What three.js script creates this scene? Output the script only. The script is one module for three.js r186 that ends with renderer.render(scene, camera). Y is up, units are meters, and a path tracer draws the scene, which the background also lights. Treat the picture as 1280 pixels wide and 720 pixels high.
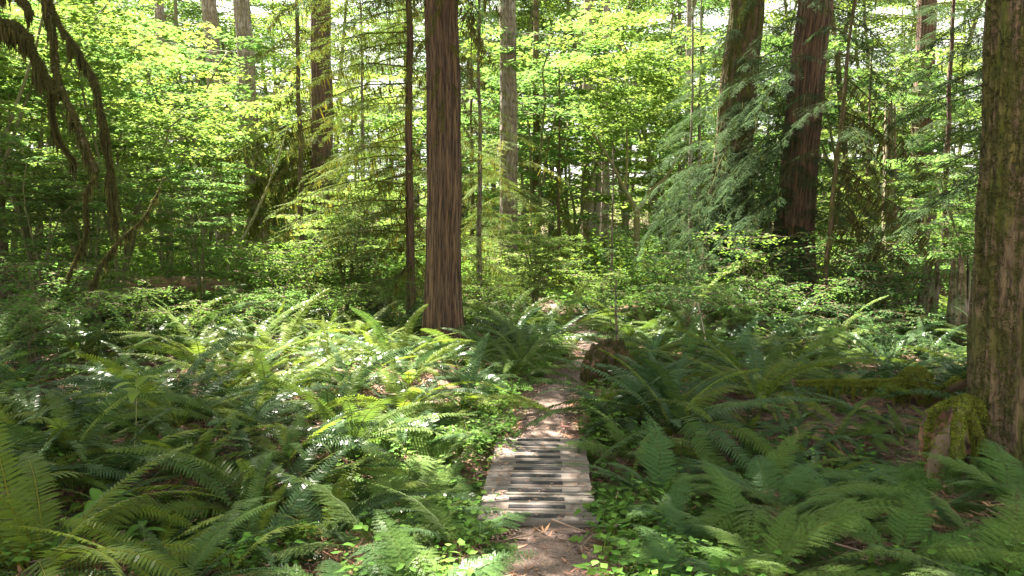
import * as THREE from 'three';
import { SimplexNoise } from 'three/addons/math/SimplexNoise.js';

// ---------------------------------------------------------------- camera, sky, sun, exposure
const scene = new THREE.Scene();
const CAM = new THREE.Vector3(0, 1.65, 0), F = 940, PITCH = -Math.atan(65 / F);
const camera = new THREE.PerspectiveCamera(2 * Math.atan(360 / F) * 180 / Math.PI, 16 / 9, 0.05, 400);
camera.position.copy(CAM); camera.rotation.x = PITCH;
const renderer = new THREE.WebGLRenderer();
renderer.toneMapping = THREE.LinearToneMapping;
renderer.toneMappingExposure = 12.4;
renderer.shadowMap.enabled = true;

const SUN_AZ = -37 * Math.PI / 180, SUN_EL = 57 * Math.PI / 180;
const sunDir = new THREE.Vector3(Math.sin(SUN_AZ) * Math.cos(SUN_EL), Math.sin(SUN_EL), -Math.cos(SUN_AZ) * Math.cos(SUN_EL));
{
  const w = 256, h = 128, d = new Float32Array(w * h * 4);
  for (let j = 0; j < h; j++) for (let i = 0; i < w; i++) {
    const el = ((j + .5) / h - .5) * Math.PI, az = ((i + .5) / w - .5) * 2 * Math.PI;
    const y = Math.sin(el), x = Math.cos(el) * Math.cos(az), z = Math.cos(el) * Math.sin(az);
    const k = Math.pow(1 - Math.max(y, 0), 2.2), c = Math.max(0, x * sunDir.x + y * sunDir.y + z * sunDir.z);
    const g = .2 * Math.pow(c, 6), o = (j * w + i) * 4;
    d[o] = .135 + .145 * k + g; d[o + 1] = .146 + .137 * k + g * .97; d[o + 2] = .15 + .11 * k + g * .9; d[o + 3] = 1;
  }
  const t = new THREE.DataTexture(d, w, h, THREE.RGBAFormat, THREE.FloatType);
  t.mapping = THREE.EquirectangularReflectionMapping; t.magFilter = THREE.LinearFilter; t.needsUpdate = true;
  scene.background = t; scene.environment = t;
}
const sun = new THREE.DirectionalLight(new THREE.Color(1, .93, .8), 5);
sun.position.copy(sunDir).multiplyScalar(120); sun.castShadow = true; sun.shadow.radius = 1;
Object.assign(sun.shadow.camera, { left: -60, right: 60, top: 60, bottom: -60, near: 1, far: 260 });
sun.shadow.mapSize.set(4096, 4096);
scene.add(sun, sun.target);

// ---------------------------------------------------------------- helpers
const PI = Math.PI, V3 = (x, y, z) => new THREE.Vector3(x, y, z);
function rngOf(s) { s |= 0; return () => { s = (s + 0x6d2b79f5) | 0; let t = Math.imul(s ^ (s >>> 15), 1 | s); t = (t + Math.imul(t ^ (t >>> 7), 61 | t)) ^ t; return ((t ^ (t >>> 14)) >>> 0) / 4294967296; }; }
const R = rngOf(7);
const rr = (r, a, b) => a + (b - a) * r();
const lerp = (a, b, t) => a + (b - a) * t, clamp = (x, a = 0, b = 1) => Math.min(b, Math.max(a, x));
const sstep = (a, b, x) => { const t = clamp((x - a) / (b - a)); return t * t * (3 - 2 * t); };
const SN = new SimplexNoise({ random: rngOf(99) });
const n2 = (x, y) => SN.noise(x, y), n3 = (x, y, z) => SN.noise3d(x, y, z);
const names = {};
const numbered = (n) => { const k = names[n] = (names[n] ?? -1) + 1; return k ? n + '_' + String(k).padStart(3, '0') : n; };
function tag(o, label, category, group, kind) { if (label) o.userData.label = label; if (category) o.userData.category = category; if (group) o.userData.group = group; if (kind) o.userData.kind = kind; return o; }
function put(o, name, parent = scene) { o.name = parent === scene ? numbered(name) : name; o.castShadow = o.receiveShadow = true; parent.add(o); return o; }
const mesh = (g, m, name, parent) => put(new THREE.Mesh(g, m), name, parent);
function thing(name, label, category, x, y, z, group) { const g = put(new THREE.Group(), name); g.position.set(x, y, z); return tag(g, label, category, group); }

// pixel -> ray; a place comes from the ground it meets or from a given distance
function ray(px, py) { const a = (px - 640) / F, b = (360 - py) / F, c = Math.cos(PITCH), s = Math.sin(PITCH); return V3(a, b * c + s, b * s - c); }
function atD(px, py, D) { const d = ray(px, py); return d.multiplyScalar(D / -d.z).add(CAM); }
function onGround(px, py) { const d = ray(px, py); let p = CAM.clone(); for (let i = 0; i < 4000; i++) { p.addScaledVector(d, .02); if (p.y <= hgt(p.x, p.z)) break; } return p; }

// path centre line (z -> x) and terrain
const PATH = [[4, .05], [0, .1], [-3, .15], [-4.1, .19], [-5, .19], [-5.9, .26], [-6.7, .29], [-7.6, .4], [-8.6, .68], [-9.3, .86], [-10.5, 1.15], [-12.5, 1.25], [-16, .9], [-22, .4], [-30, 1.5]];
function pathX(z) { for (let i = 1; i < PATH.length; i++) if (z >= PATH[i][0]) { const [z0, x0] = PATH[i - 1], [z1, x1] = PATH[i], t = clamp((z - z0) / (z1 - z0)); return lerp(x0, x1, t * t * (3 - 2 * t)); } return PATH.at(-1)[1]; }
const BUMPS = [[1.6, -6.8, .25, .75], [-1.2, -8.0, .22, 1.1], [-2.6, -5.4, .1, 1.2], [5.0, -14.2, .35, 1.8], [4.1, -15.5, .3, 1.8], [-5, -9, .18, 2], [-7, -14, .3, 3], [3.6, -13.6, .3, 1.2]];
function hgt(x, z) {
  const dp = Math.abs(x - pathX(z)), off = sstep(.3, 1.6, dp), D = -z;
  let y = off * (.09 * n2(x * .55, z * .55) + .035 * n2(x * 1.7 + 9, z * 1.7)) + .02 * n2(x * .9, z * .9 + 40) * off;
  for (const [bx, bz, bh, br] of BUMPS) y += off * bh * Math.exp(-((x - bx) ** 2 + (z - bz) ** 2) / (br * br));
  y -= .22 * Math.exp(-(((z + 4.95 + .25 * (x - .2)) / .42) ** 2)) * sstep(0, .3, 3 - Math.abs(x - .2)) * sstep(6, 2, Math.abs(x - .2));   // the wet hollow under the boardwalk
  y += sstep(14, 40, D) * .5 * n2(x * .07, z * .07) + sstep(38, 110, D) * 7;
  y += .8 * sstep(9, 30, Math.abs(x)) * (.5 + .5 * n2(x * .06 + 5, z * .06));
  return y;
}

class GB {
  constructor() { this.p = []; this.c = []; this.i = []; this.u = []; this.n = 0; }
  v(x, y, z, c, u = 0, w = 0) { this.p.push(x, y, z); this.c.push(c[0], c[1], c[2]); this.u.push(u, w); return this.n++; }
  vv(q, c, u, w) { return this.v(q.x, q.y, q.z, c, u, w); }
  t(a, b, c) { this.i.push(a, b, c); }
  q(a, b, c, d) { this.i.push(a, b, c, a, c, d); }
  kite(b, dir, side, len, wid, c, fold = 0, at = .3) {         // a leaf-shaped face: base, widest point on both sides, tip
    const m = b.clone().addScaledVector(dir, len * at);
    const i0 = this.vv(b, c), i1 = this.v(m.x + side.x * wid, m.y + side.y * wid + fold, m.z + side.z * wid, c), i2 = this.v(m.x - side.x * wid, m.y - side.y * wid + fold, m.z - side.z * wid, c);
    const i3 = this.v(b.x + dir.x * len, b.y + dir.y * len, b.z + dir.z * len, c);
    if (fold) { this.t(i0, i1, i3); this.t(i0, i3, i2); } else { this.t(i0, i1, i2); this.t(i1, i3, i2); }
  }
  tube(pts, rad, sides, c, uLen = 1, cap = true) {
    const up = V3(0, 1, 0), T = V3(0, 0, 0), A = V3(0, 0, 0), B = V3(0, 0, 0); let last = null, len = 0;
    const col = typeof c === 'function' ? c : () => c;
    for (let k = 0; k < pts.length; k++) {
      T.subVectors(pts[Math.min(k + 1, pts.length - 1)], pts[Math.max(k - 1, 0)]).normalize();
      if (k === 0) { A.crossVectors(Math.abs(T.y) > .95 ? V3(1, 0, 0) : up, T).normalize(); } else { A.addScaledVector(T, -A.dot(T)).normalize(); len += pts[k].distanceTo(pts[k - 1]); }
      B.crossVectors(T, A);
      const row = this.n, r = typeof rad === 'function' ? rad(k / (pts.length - 1)) : rad[k];
      for (let s = 0; s <= sides; s++) { const a = s / sides * 2 * PI, x = Math.cos(a) * r, y = Math.sin(a) * r; this.v(pts[k].x + A.x * x + B.x * y, pts[k].y + A.y * x + B.y * y, pts[k].z + A.z * x + B.z * y, col(k / (pts.length - 1), a), s / sides * uLen, len); }
      if (last !== null) for (let s = 0; s < sides; s++) this.q(last + s, last + s + 1, row + s + 1, row + s);
      last = row;
    }
    if (cap) { const e = this.vv(pts.at(-1), col(1, 0), 0, len); for (let s = 0; s < sides; s++) this.t(last + s, last + s + 1, e); }
  }
  geo(smooth = false) {
    const g = new THREE.BufferGeometry();
    g.setAttribute('position', new THREE.Float32BufferAttribute(this.p, 3)); g.setAttribute('color', new THREE.Float32BufferAttribute(this.c, 3)); g.setAttribute('uv', new THREE.Float32BufferAttribute(this.u, 2));
    g.setIndex(this.n > 65535 ? new THREE.Uint32BufferAttribute(this.i, 1) : new THREE.Uint16BufferAttribute(this.i, 1));
    if (smooth) g.computeVertexNormals();
    return g;
  }
}
const curvePts = (pts, n) => new THREE.CatmullRomCurve3(pts).getPoints(n);
const jit = (r, c, a) => { const k = 1 + (r() - .5) * 2 * a, h = (r() - .5) * a * .5; return [c[0] * k * (1 + h), c[1] * k, c[2] * k * (1 - h)]; };

// ---------------------------------------------------------------- textures
function hash(x, y, s) { let h = Math.imul(x, 374761393) ^ Math.imul(y, 668265263) ^ Math.imul(s, 1442695041); h = Math.imul(h ^ (h >>> 13), 1274126177); return ((h ^ (h >>> 16)) >>> 0) / 4294967296; }
function vn(x, y, px, py, s) { const x0 = Math.floor(x), y0 = Math.floor(y), fx = x - x0, fy = y - y0, u = fx * fx * (3 - 2 * fx), w = fy * fy * (3 - 2 * fy), m = (a, b) => ((a % b) + b) % b; const a = m(x0, px), b = m(x0 + 1, px), c = m(y0, py), d = m(y0 + 1, py); return lerp(lerp(hash(a, c, s), hash(b, c, s), u), lerp(hash(a, d, s), hash(b, d, s), u), w); }
function fb(u, v, fx, fy, oct, s) { let a = .5, r = 0, t = 0; for (let k = 0; k < oct; k++) { r += a * vn(u * fx, v * fy, fx, fy, s + k); t += a; a *= .55; fx *= 2; fy *= 2; } return r / t; }
function tex(w, h, f, srgb = true) {
  const d = new Uint8Array(w * h * 4);
  for (let j = 0; j < h; j++) for (let i = 0; i < w; i++) { const c = f(i / w, j / h), o = (j * w + i) * 4; for (let k = 0; k < 3; k++) { const x = clamp(Array.isArray(c) ? c[k] : c); d[o + k] = 255 * (srgb ? (x <= .0031308 ? 12.92 * x : 1.055 * Math.pow(x, 1 / 2.4) - .055) : x); } d[o + 3] = 255; }
  const t = new THREE.DataTexture(d, w, h); t.wrapS = t.wrapT = THREE.RepeatWrapping; t.magFilter = THREE.LinearFilter; t.minFilter = THREE.LinearMipmapLinearFilter; t.generateMipmaps = true;
  if (srgb) t.colorSpace = THREE.SRGBColorSpace; t.needsUpdate = true; return t;
}
const mix3 = (a, b, t) => [lerp(a[0], b[0], t), lerp(a[1], b[1], t), lerp(a[2], b[2], t)];
const barkH = (u, v) => { const w = fb(u, v, 4, 3, 3, 3) * .06; const r = Math.abs(fb(u + w, v, 14, 2, 4, 11) - .5) * 2; return clamp(1 - Math.pow(1 - r, 3)) * .75 + .25 * fb(u, v, 60, 8, 2, 21); };
const cedarTex = tex(512, 512, (u, v) => { const h = barkH(u, v), f = fb(u, v, 40, 3, 3, 31), p = fb(u, v, 5, 5, 3, 41); let c = mix3([.03, .017, .01], [.2, .118, .066], clamp(h * 1.1 - .12 + (f - .5) * .9)); c = mix3(c, [.23, .17, .12], clamp((f - .56) * 3) * .35); return mix3(c, [.11, .055, .03], clamp((p - .5) * 2.2) * .5); });
const cedarBump = tex(512, 512, (u, v) => barkH(u, v), false);
const plateH = (u, v) => { const w = fb(u, v, 6, 6, 2, 5) * .08; const r = Math.abs(fb(u + w, v + w, 9, 4, 4, 61) - .5) * 2; return clamp(Math.pow(r, .55)); };
const firTex = tex(512, 512, (u, v) => { const h = plateH(u, v), f = fb(u, v, 30, 14, 3, 71), p = fb(u, v, 4, 4, 3, 81); let c = mix3([.07, .05, .035], [.3, .23, .17], clamp(h * .8 + (f - .5) * .8)); c = mix3(c, [.36, .34, .3], clamp((p - .52) * 3) * .5); return mix3(c, [.12, .13, .035], clamp((fb(u, v, 7, 4, 4, 91) - .5) * 3) * .55); });
const firBump = tex(512, 512, (u, v) => plateH(u, v), false);
const mossBarkTex = tex(512, 512, (u, v) => { const h = plateH(u, v), f = fb(u, v, 40, 20, 3, 171), m = fb(u, v, 5, 3, 4, 191); let c = mix3([.055, .036, .02], [.2, .135, .075], clamp(h * .8 + (f - .5) * .9)); return mix3(c, mix3([.045, .042, .01], [.11, .095, .022], f), sstep(.5, .68, m)); });
const litterTex = tex(1024, 1024, (u, v) => {
  const a = fb(u, v, 8, 8, 5, 101), b = fb(u, v, 90, 90, 2, 111), c = fb(u + b * .01, v, 120, 30, 2, 121), d = fb(u, v, 30, 120, 2, 131);
  let k = mix3([.04, .028, .02], [.17, .105, .07], clamp(b * .8 + (Math.max(c, d) - .55) * 1.6)); k = mix3(k, [.12, .06, .038], clamp((a - .45) * 3) * .5); return mix3(k, [.06, .08, .02], clamp((fb(u, v, 12, 12, 4, 141) - .54) * 5) * .8);
});
const litterBump = tex(1024, 1024, (u, v) => Math.max(fb(u, v, 120, 30, 2, 121), fb(u, v, 30, 120, 2, 131)) * .6 + .4 * fb(u, v, 20, 20, 3, 151), false);
const gravelTex = tex(512, 512, (u, v) => { const b = fb(u, v, 70, 70, 2, 201), s = vn(u * 110, v * 110, 110, 110, 207), a = fb(u, v, 5, 5, 4, 211); return mix3(mix3([.055, .036, .028], [.2, .135, .108], clamp(b * .7 + s * .5 - .1)), [.14, .085, .062], clamp((a - .45) * 2.5) * .7); });
const gravelBump = tex(512, 512, (u, v) => .5 * fb(u, v, 70, 70, 2, 201) + .5 * vn(u * 110, v * 110, 110, 110, 207), false);
const plankTex = tex(512, 512, (u, v) => { const g = fb(u + fb(u, v, 2, 6, 2, 301) * .03, v, 3, 70, 3, 311), p = fb(u, v, 6, 8, 4, 321), k = fb(u, v, 50, 50, 2, 331); let c = mix3([.07, .057, .05], [.2, .168, .148], clamp(g * 1.3 - .15 + (k - .5) * .3)); return mix3(c, [.16, .11, .08], clamp((p - .52) * 4) * .55); });
const plankBump = tex(512, 512, (u, v) => fb(u + fb(u, v, 2, 6, 2, 301) * .03, v, 3, 70, 3, 311), false);
const gritTex = tex(256, 128, (u, v) => { const a = vn(u * 120, v * 60, 120, 60, 401), w = fb(u, v, 8, 5, 4, 411); return mix3(mix3([.012, .012, .013], [.045, .045, .048], a), [.13, .1, .09], sstep(.6, .75, w) * .4); });

// ---------------------------------------------------------------- materials (leaves are thin translucent sheets with a waxy coat)
const leafMat = (r, g, b, tr = .45, coat = .25, cr = .4) => new THREE.MeshPhysicalMaterial({ color: new THREE.Color().setRGB(r, g, b), vertexColors: true, roughness: 1, specularIntensity: .16, transmission: tr, thickness: 0, clearcoat: coat, clearcoatRoughness: cr, side: THREE.DoubleSide });
const M = {
  sword: [leafMat(.046, .088, .016, .36, .2, .28), leafMat(.068, .112, .016, .43, .18, .3), leafMat(.03, .064, .018, .3, .28, .27), leafMat(.092, .136, .016, .5, .14, .3), leafMat(.037, .076, .024, .32, .28, .27)],
  swordBright: leafMat(.13, .19, .018, .54, .14, .32),
  lady: [leafMat(.078, .148, .03, .48, .14, .34), leafMat(.064, .13, .036, .45, .18, .32), leafMat(.102, .168, .03, .52, .14, .34)],
  dead: new THREE.MeshStandardMaterial({ color: new THREE.Color().setRGB(.19, .1, .062), vertexColors: true, roughness: .95, side: THREE.DoubleSide }),
  maple: [leafMat(.165, .255, .042, .55, 0), leafMat(.12, .22, .045, .53, 0), leafMat(.19, .27, .045, .57, 0)],
  shrub: [leafMat(.09, .185, .03, .48, 0), leafMat(.125, .22, .028, .5, 0), leafMat(.065, .14, .034, .42, 0)],
  herb: leafMat(.095, .195, .03, .45, 0),
  cedar: leafMat(.034, .066, .02, .32, 0), hemlock: leafMat(.085, .125, .022, .42, 0), far: leafMat(.085, .135, .03, .42, 0),
  moss: leafMat(.125, .138, .02, .3, 0), mossDark: leafMat(.07, .066, .02, .35, 0),
  wood: new THREE.MeshStandardMaterial({ color: 0xffffff, vertexColors: true, roughness: .95 }),
  cedarBark: new THREE.MeshStandardMaterial({ map: cedarTex, bumpMap: cedarBump, bumpScale: .02, roughness: .95, vertexColors: true }),
  firBark: new THREE.MeshStandardMaterial({ map: firTex, bumpMap: firBump, bumpScale: .025, roughness: .95, vertexColors: true }),
  mossBark: new THREE.MeshStandardMaterial({ map: mossBarkTex, bumpMap: firBump, bumpScale: .03, roughness: 1, vertexColors: true }),
  litter: new THREE.MeshStandardMaterial({ map: litterTex, bumpMap: litterBump, bumpScale: .015, roughness: 1 }),
  gravel: new THREE.MeshStandardMaterial({ map: gravelTex, bumpMap: gravelBump, bumpScale: .008, roughness: .95 }),
  plank: new THREE.MeshStandardMaterial({ map: plankTex, bumpMap: plankBump, bumpScale: .004, roughness: .85, vertexColors: true }),
  grit: new THREE.MeshPhysicalMaterial({ map: gritTex, roughness: 1, specularIntensity: .3 }),
  pebble: new THREE.MeshStandardMaterial({ color: new THREE.Color().setRGB(.2, .15, .13), roughness: .9 }),
};
const WHITE = [1, 1, 1];

// ---------------------------------------------------------------- ground, path
{
  const xs = [], zs = [];
  for (let x = -90; x <= 90;) { xs.push(x); x += Math.abs(x) < 7 ? .12 : Math.abs(x) < 14 ? .5 : 4; }
  for (let z = 30; z >= -130;) { zs.push(z); z -= z < 1 && z > -15 ? .12 : z > -26 && z < 3 ? .5 : 4; }
  const b = new GB(), nx = xs.length;
  for (const z of zs) for (const x of xs) b.v(x, hgt(x, z), z, WHITE, x / 1.7, z / 1.7);
  for (let j = 0; j < zs.length - 1; j++) for (let i = 0; i < nx - 1; i++) b.q(j * nx + i, j * nx + i + 1, (j + 1) * nx + i + 1, (j + 1) * nx + i);
  tag(mesh(b.geo(true), M.litter, 'ground'), 'brown needle and leaf litter of the forest floor', 'ground', null, 'structure');
  const strip = (z0, z1, name, label) => {
    const g = new GB(), n = Math.round((z0 - z1) / .08);
    for (let k = 0; k <= n; k++) { const z = lerp(z0, z1, k / n), w = (.27 + .06 * n2(z * .9, 3) + .03 * n2(z * 3, 8)) * (z < -6 ? .64 : 1); for (let s = 0; s <= 8; s++) { const x = pathX(z) + (s / 8 - .5) * 2 * w; g.v(x, hgt(x, z) + .006 + .018 * Math.sin(PI * s / 8) + .006 * n2(x * 7, z * 7), z, WHITE, x * 1.6, z * 1.6); } }
    for (let k = 0; k < n; k++) for (let s = 0; s < 8; s++) { const a = k * 9 + s; g.q(a, a + 1, a + 10, a + 9); }
    tag(mesh(g.geo(true), M.gravel, name), label, 'path', null, 'structure');
  };
  strip(3, -4.16, 'path', 'pinkish gravel footpath leading up to the plank bridge');
  strip(-5.86, -14, 'path', 'narrow gravel footpath winding past the mossy stump beyond the bridge');
}

// ---------------------------------------------------------------- boardwalk: planks with black grip strips on two beams
{
  const root = thing('boardwalk', 'short weathered plank boardwalk with black grip strips across its middle', 'boardwalk', .185, 0, -5);
  root.rotation.y = -.055;
  const r = rngOf(31), W = .68, step = .1455;
  for (let k = 0; k < 12; k++) {
    const z = .80 - k * step, w = W * rr(r, .985, 1.015), t = .04, y = .055 + rr(r, -.004, .004), d = .134 + rr(r, -.004, .004), b = new GB(), u0 = r() * 3, tone = rr(r, .7, 1.2), col = [tone * rr(r, .98, 1.02), tone, tone * rr(r, .96, 1.0)], ch = .004;
    // cross-section with worn, slightly cupped top and chamfered edges, swept along the plank
    const sec = [[-d / 2, -t], [-d / 2, -ch], [-d / 2 + ch, 0], [-d / 4, -.001], [0, -.002], [d / 4, -.001], [d / 2 - ch, 0], [d / 2, -ch], [d / 2, -t]], nx = 10, rows = [];
    for (let i = 0; i <= nx; i++) { const x = (i / nx - .5) * w, row = []; sec.forEach(([zz, yy], s) => row.push(b.v(x, yy + .0015 * n2(x * 6 + k * 9, zz * 20), zz + .002 * n2(x * 5, k * 7 + s), col, x * .9 + u0, (zz + k * .31) * 1.1 + (s === 0 || s === 8 ? .04 : 0)))); rows.push(row); }
    for (let i = 0; i < nx; i++) for (let s = 0; s < 9; s++) b.q(rows[i][s], rows[i][(s + 1) % 9], rows[i + 1][(s + 1) % 9], rows[i + 1][s]);
    for (const row of [rows[0], rows[nx]]) for (let s = 1; s < 8; s++) b.t(row[0], row[s], row[s + 1]);
    const g = b.geo(); const p = mesh(g, M.plank, 'plank', root); p.position.set(rr(r, -.008, .008), y, z); p.rotation.y = rr(r, -.008, .008); p.rotation.z = rr(r, -.004, .004);
    const s = new THREE.BoxGeometry(.335 * rr(r, .95, 1.02), .003, .052, 6, 1, 1), uv = s.attributes.uv; for (let i = 0; i < uv.count; i++) uv.setXY(i, uv.getX(i) + k * .37, uv.getY(i) + k * .21);
    const gs = mesh(s, M.grit, 'grip_strip', p); gs.position.set(-.015 + rr(r, -.008, .008), .0018, .008); gs.rotation.y = rr(r, -.012, .012);
    for (const sx of [-1, 1]) { const n = mesh(new THREE.CylinderGeometry(.004, .004, .004, 8), new THREE.MeshStandardMaterial({ color: 0x3a332c, roughness: .6, metalness: .6 }), 'screw', p); n.position.set(sx * (W / 2 - .08), .0005, .02); }
  }
  for (const sx of [-1, 1]) { const b = new THREE.BoxGeometry(.09, .14, 1.72), c = new Float32Array(b.attributes.position.count * 3).fill(.55); b.setAttribute('color', new THREE.BufferAttribute(c, 3)); const m = mesh(b, M.plank, 'beam', root); m.position.set(sx * .24, -.057, 0); }
}

// ---------------------------------------------------------------- fern fronds
function frondCurve(L, a0, a1, n, bend = .8) { const pts = [V3(0, 0, 0)]; for (let k = 1; k <= n; k++) { const t = k / n, a = lerp(a0, a1, Math.pow(t, bend)); pts.push(pts[k - 1].clone().add(V3(Math.cos(a), Math.sin(a), 0).multiplyScalar(L / n))); } return pts; }
function swordFrond(seed, L, a0, a1, opt = {}) {
  const r = rngOf(seed), b = new GB(), n = 48, pts = frondCurve(L, a0, a1, n), sway = rr(r, -.1, .1), tw = rr(r, -1, 1);
  pts.forEach((p, k) => { p.z += sway * L * (k / n) ** 2; });
  b.tube(pts.filter((_, k) => k % 4 === 0), (t) => .0042 * (1 - .8 * t), 4, opt.stem ?? [1.9, 1.35, .8]);
  const T = V3(0, 0, 0), S = V3(0, 0, 1), N = V3(0, 0, 0), wid = (opt.w ?? .098) * L;
  for (let k = 5; k < n; k++) {
    const t = k / n, s = Math.pow(sstep(.06, .3, t), .6) * Math.pow(1 - t, .55) * 1.15 + .03;
    T.subVectors(pts[Math.min(n, k + 1)], pts[k - 1]).normalize(); S.set(0, 0, 1); N.crossVectors(S, T).normalize(); S.crossVectors(T, N).normalize();
    const roll = tw * t; S.applyAxisAngle(T, roll); N.applyAxisAngle(T, roll);
    for (const sd of [-1, 1]) {
      if (r() < (opt.gap ?? .02)) continue;
      const len = wid * s * rr(r, .9, 1.08), dir = S.clone().multiplyScalar(sd).addScaledVector(T, .28 + .3 * t).addScaledVector(N, rr(r, -.2, .06) + (opt.curl ?? 0) * rr(r, .2, 1)).normalize();
      const col = jit(r, [1, 1, 1], .16), side = T.clone().addScaledVector(N, rr(r, -.25, .25)).normalize(), w = L / n * .44, p = pts[k], w2 = len * .45;
      // pinna: a pointed blade bent once along its length
      const m1 = p.clone().addScaledVector(dir, len * .12), m2 = p.clone().addScaledVector(dir, len * .6).addScaledVector(N, -len * .03), e = p.clone().addScaledVector(dir, len).addScaledVector(N, -len * .14);
      const i0 = b.vv(m1.clone().addScaledVector(side, w), col), i1 = b.vv(m1.clone().addScaledVector(side, -w), col), i2 = b.vv(m2.clone().addScaledVector(side, w * .72), col), i3 = b.vv(m2.clone().addScaledVector(side, -w * .72), col), i4 = b.vv(e, col), i5 = b.vv(p, col);
      b.t(i5, i0, i1); b.q(i0, i2, i3, i1); b.t(i2, i4, i3);
    }
  }
  return b;
}
function ladyFrond(seed, L, a0, a1) {
  const r = rngOf(seed), b = new GB(), n = 26, pts = frondCurve(L, a0, a1, n), sway = rr(r, -.12, .12);
  pts.forEach((p, k) => { p.z += sway * L * (k / n) ** 2; });
  b.tube(pts.filter((_, k) => k % 2 === 0), (t) => .004 * (1 - .85 * t), 4, [1.3, 1.1, .8]);
  const T = V3(0, 0, 0), S = V3(0, 0, 0), N = V3(0, 0, 0), tw = rr(r, -.4, .4);
  for (let k = 4; k < n; k++) for (const sd of [-1, 1]) {
    const t = k / n, s = Math.pow(sstep(.05, .42, t), .7) * Math.pow(1 - t, .75) * 1.5;
    T.subVectors(pts[Math.min(n, k + 1)], pts[k - 1]).normalize(); S.set(0, 0, 1); N.crossVectors(S, T).normalize(); S.crossVectors(T, N).normalize(); S.applyAxisAngle(T, tw * t); N.applyAxisAngle(T, tw * t);
    const len = .17 * L * s * rr(r, .9, 1.1) + .008, dir = S.clone().multiplyScalar(sd).addScaledVector(T, .35 + .4 * t).addScaledVector(N, rr(r, -.25, .02)).normalize(), p = pts[k], m = Math.max(3, Math.round(len / .0125)), col0 = jit(r, [1, 1, 1], .13);
    const ax = T.clone().addScaledVector(dir, -T.dot(dir)).normalize(), nn = dir.clone().cross(ax);
    b.kite(p, dir, ax, len, .0016, [.9, .95, .7], 0, .2);
    for (let i = 1; i <= m; i++) { const q = i / (m + .6), pl = len * .27 * (1 - q * .82) * Math.min(1, .6 + q * 3) + .002, base = p.clone().addScaledVector(dir, len * q).addScaledVector(nn, -len * .12 * q * q * sd); for (const e of [-1, 1]) { const d2 = ax.clone().multiplyScalar(e).addScaledVector(dir, .45).addScaledVector(nn, rr(r, -.2, .2)).normalize(); b.kite(base, d2, dir, pl, pl * .25 + .001, jit(r, col0, .07), 0, .42); } }
  }
  return b;
}
const D2 = PI / 180;
const swordG = [[64, -18], [74, -4], [56, -36], [46, -38], [80, 14], [38, -30], [68, -50], [55, -10], [70, -30], [60, 2]].map(([a, e], k) => swordFrond(500 + k, 1, a * D2, e * D2).geo());
const deadG = [[20, -50], [8, -30], [-5, -25], [35, -75], [15, -20]].map(([a, e], k) => swordFrond(600 + k, .8, a * D2, e * D2, { gap: .25, curl: -.5, w: .07, stem: [.8, .7, .6] }).geo());
const ladyG = [[58, -22], [66, -10], [48, -34], [36, -26], [72, 4], [50, -16]].map(([a, e], k) => ladyFrond(700 + k, 1, a * D2, e * D2).geo());
function fern(kind, x, z, L, n, seed, label, group, o = {}) {
  const r = rngOf(seed), y = o.y ?? hgt(x, z) - .02, lady = kind === 'lady', mats = lady ? M.lady : M.sword, G = lady ? ladyG : swordG, m0 = Math.floor(r() * mats.length), ph = r() * 2 * PI, where = beside(x, z);
  const g = thing(lady ? 'lady_fern' : 'sword_fern', label ?? (lady ? (L < .52 ? 'small' : L < .64 ? 'mid-sized' : 'tall') + ' ' + LADY_TONE[m0] + ' lady fern ' : (L < .75 ? 'small' : L < 1 ? 'mid-sized' : 'large') + ' ' + SWORD_TONE[m0] + ' sword fern ') + where[0], 'fern', x, y, z, label ? group : 'ferns around ' + where[1]);
  for (let k = 0; k < n; k++) {
    const f = mesh(G[Math.floor(r() * G.length)], !lady && r() < (o.bright ?? .1) ? M.swordBright : mats[r() < .65 ? m0 : Math.floor(r() * mats.length)], 'frond', g);
    f.rotation.set(rr(r, -.25, .25), ph + k * 2.4 + rr(r, -.35, .35), rr(r, -.22, .14), 'YXZ'); f.scale.setScalar(L * rr(r, .68, 1.12)); f.position.set(rr(r, -.03, .03), 0, rr(r, -.03, .03));
  }
  if (!lady) for (let k = 0, c = o.dead ?? Math.floor(r() * 6); k < c; k++) { const f = mesh(deadG[Math.floor(r() * deadG.length)], M.dead, 'dead_frond', g); f.rotation.set(rr(r, -.6, .6), r() * 7, rr(r, -.35, .1), 'YXZ'); f.scale.setScalar(L * rr(r, .7, 1.05)); f.position.y = rr(r, 0, .1); }
  return g;
}
// farther clumps, too small to show single fronds apart: one mesh, a few variants
function clump(kind, seed) {
  const r = rngOf(seed), G = kind === 'lady' ? ladyG : swordG, b = { p: [], c: [], i: [] }, n = kind === 'lady' ? 11 : 15, m = new THREE.Matrix4(), e = new THREE.Euler(), q = V3(0, 0, 0); let base = 0;
  for (let k = 0; k < n; k++) { const g = G[Math.floor(r() * G.length)], s = rr(r, .7, 1.1), tint = jit(r, [1, 1, 1], .25); e.set(rr(r, -.25, .25), k * 2.4 + rr(r, -.3, .3), rr(r, -.2, .14), 'YXZ'); m.makeRotationFromEuler(e).scale(V3(s, s, s)); const P = g.attributes.position, C = g.attributes.color; for (let i = 0; i < P.count; i++) { q.fromBufferAttribute(P, i).applyMatrix4(m); b.p.push(q.x, q.y, q.z); b.c.push(C.getX(i) * tint[0], C.getY(i) * tint[1], C.getZ(i) * tint[2]); } for (const i of g.index.array) b.i.push(i + base); base += P.count; }
  const g = new THREE.BufferGeometry(); g.setAttribute('position', new THREE.Float32BufferAttribute(b.p, 3)); g.setAttribute('color', new THREE.Float32BufferAttribute(b.c, 3)); g.setIndex(b.i); return g;
}

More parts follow.
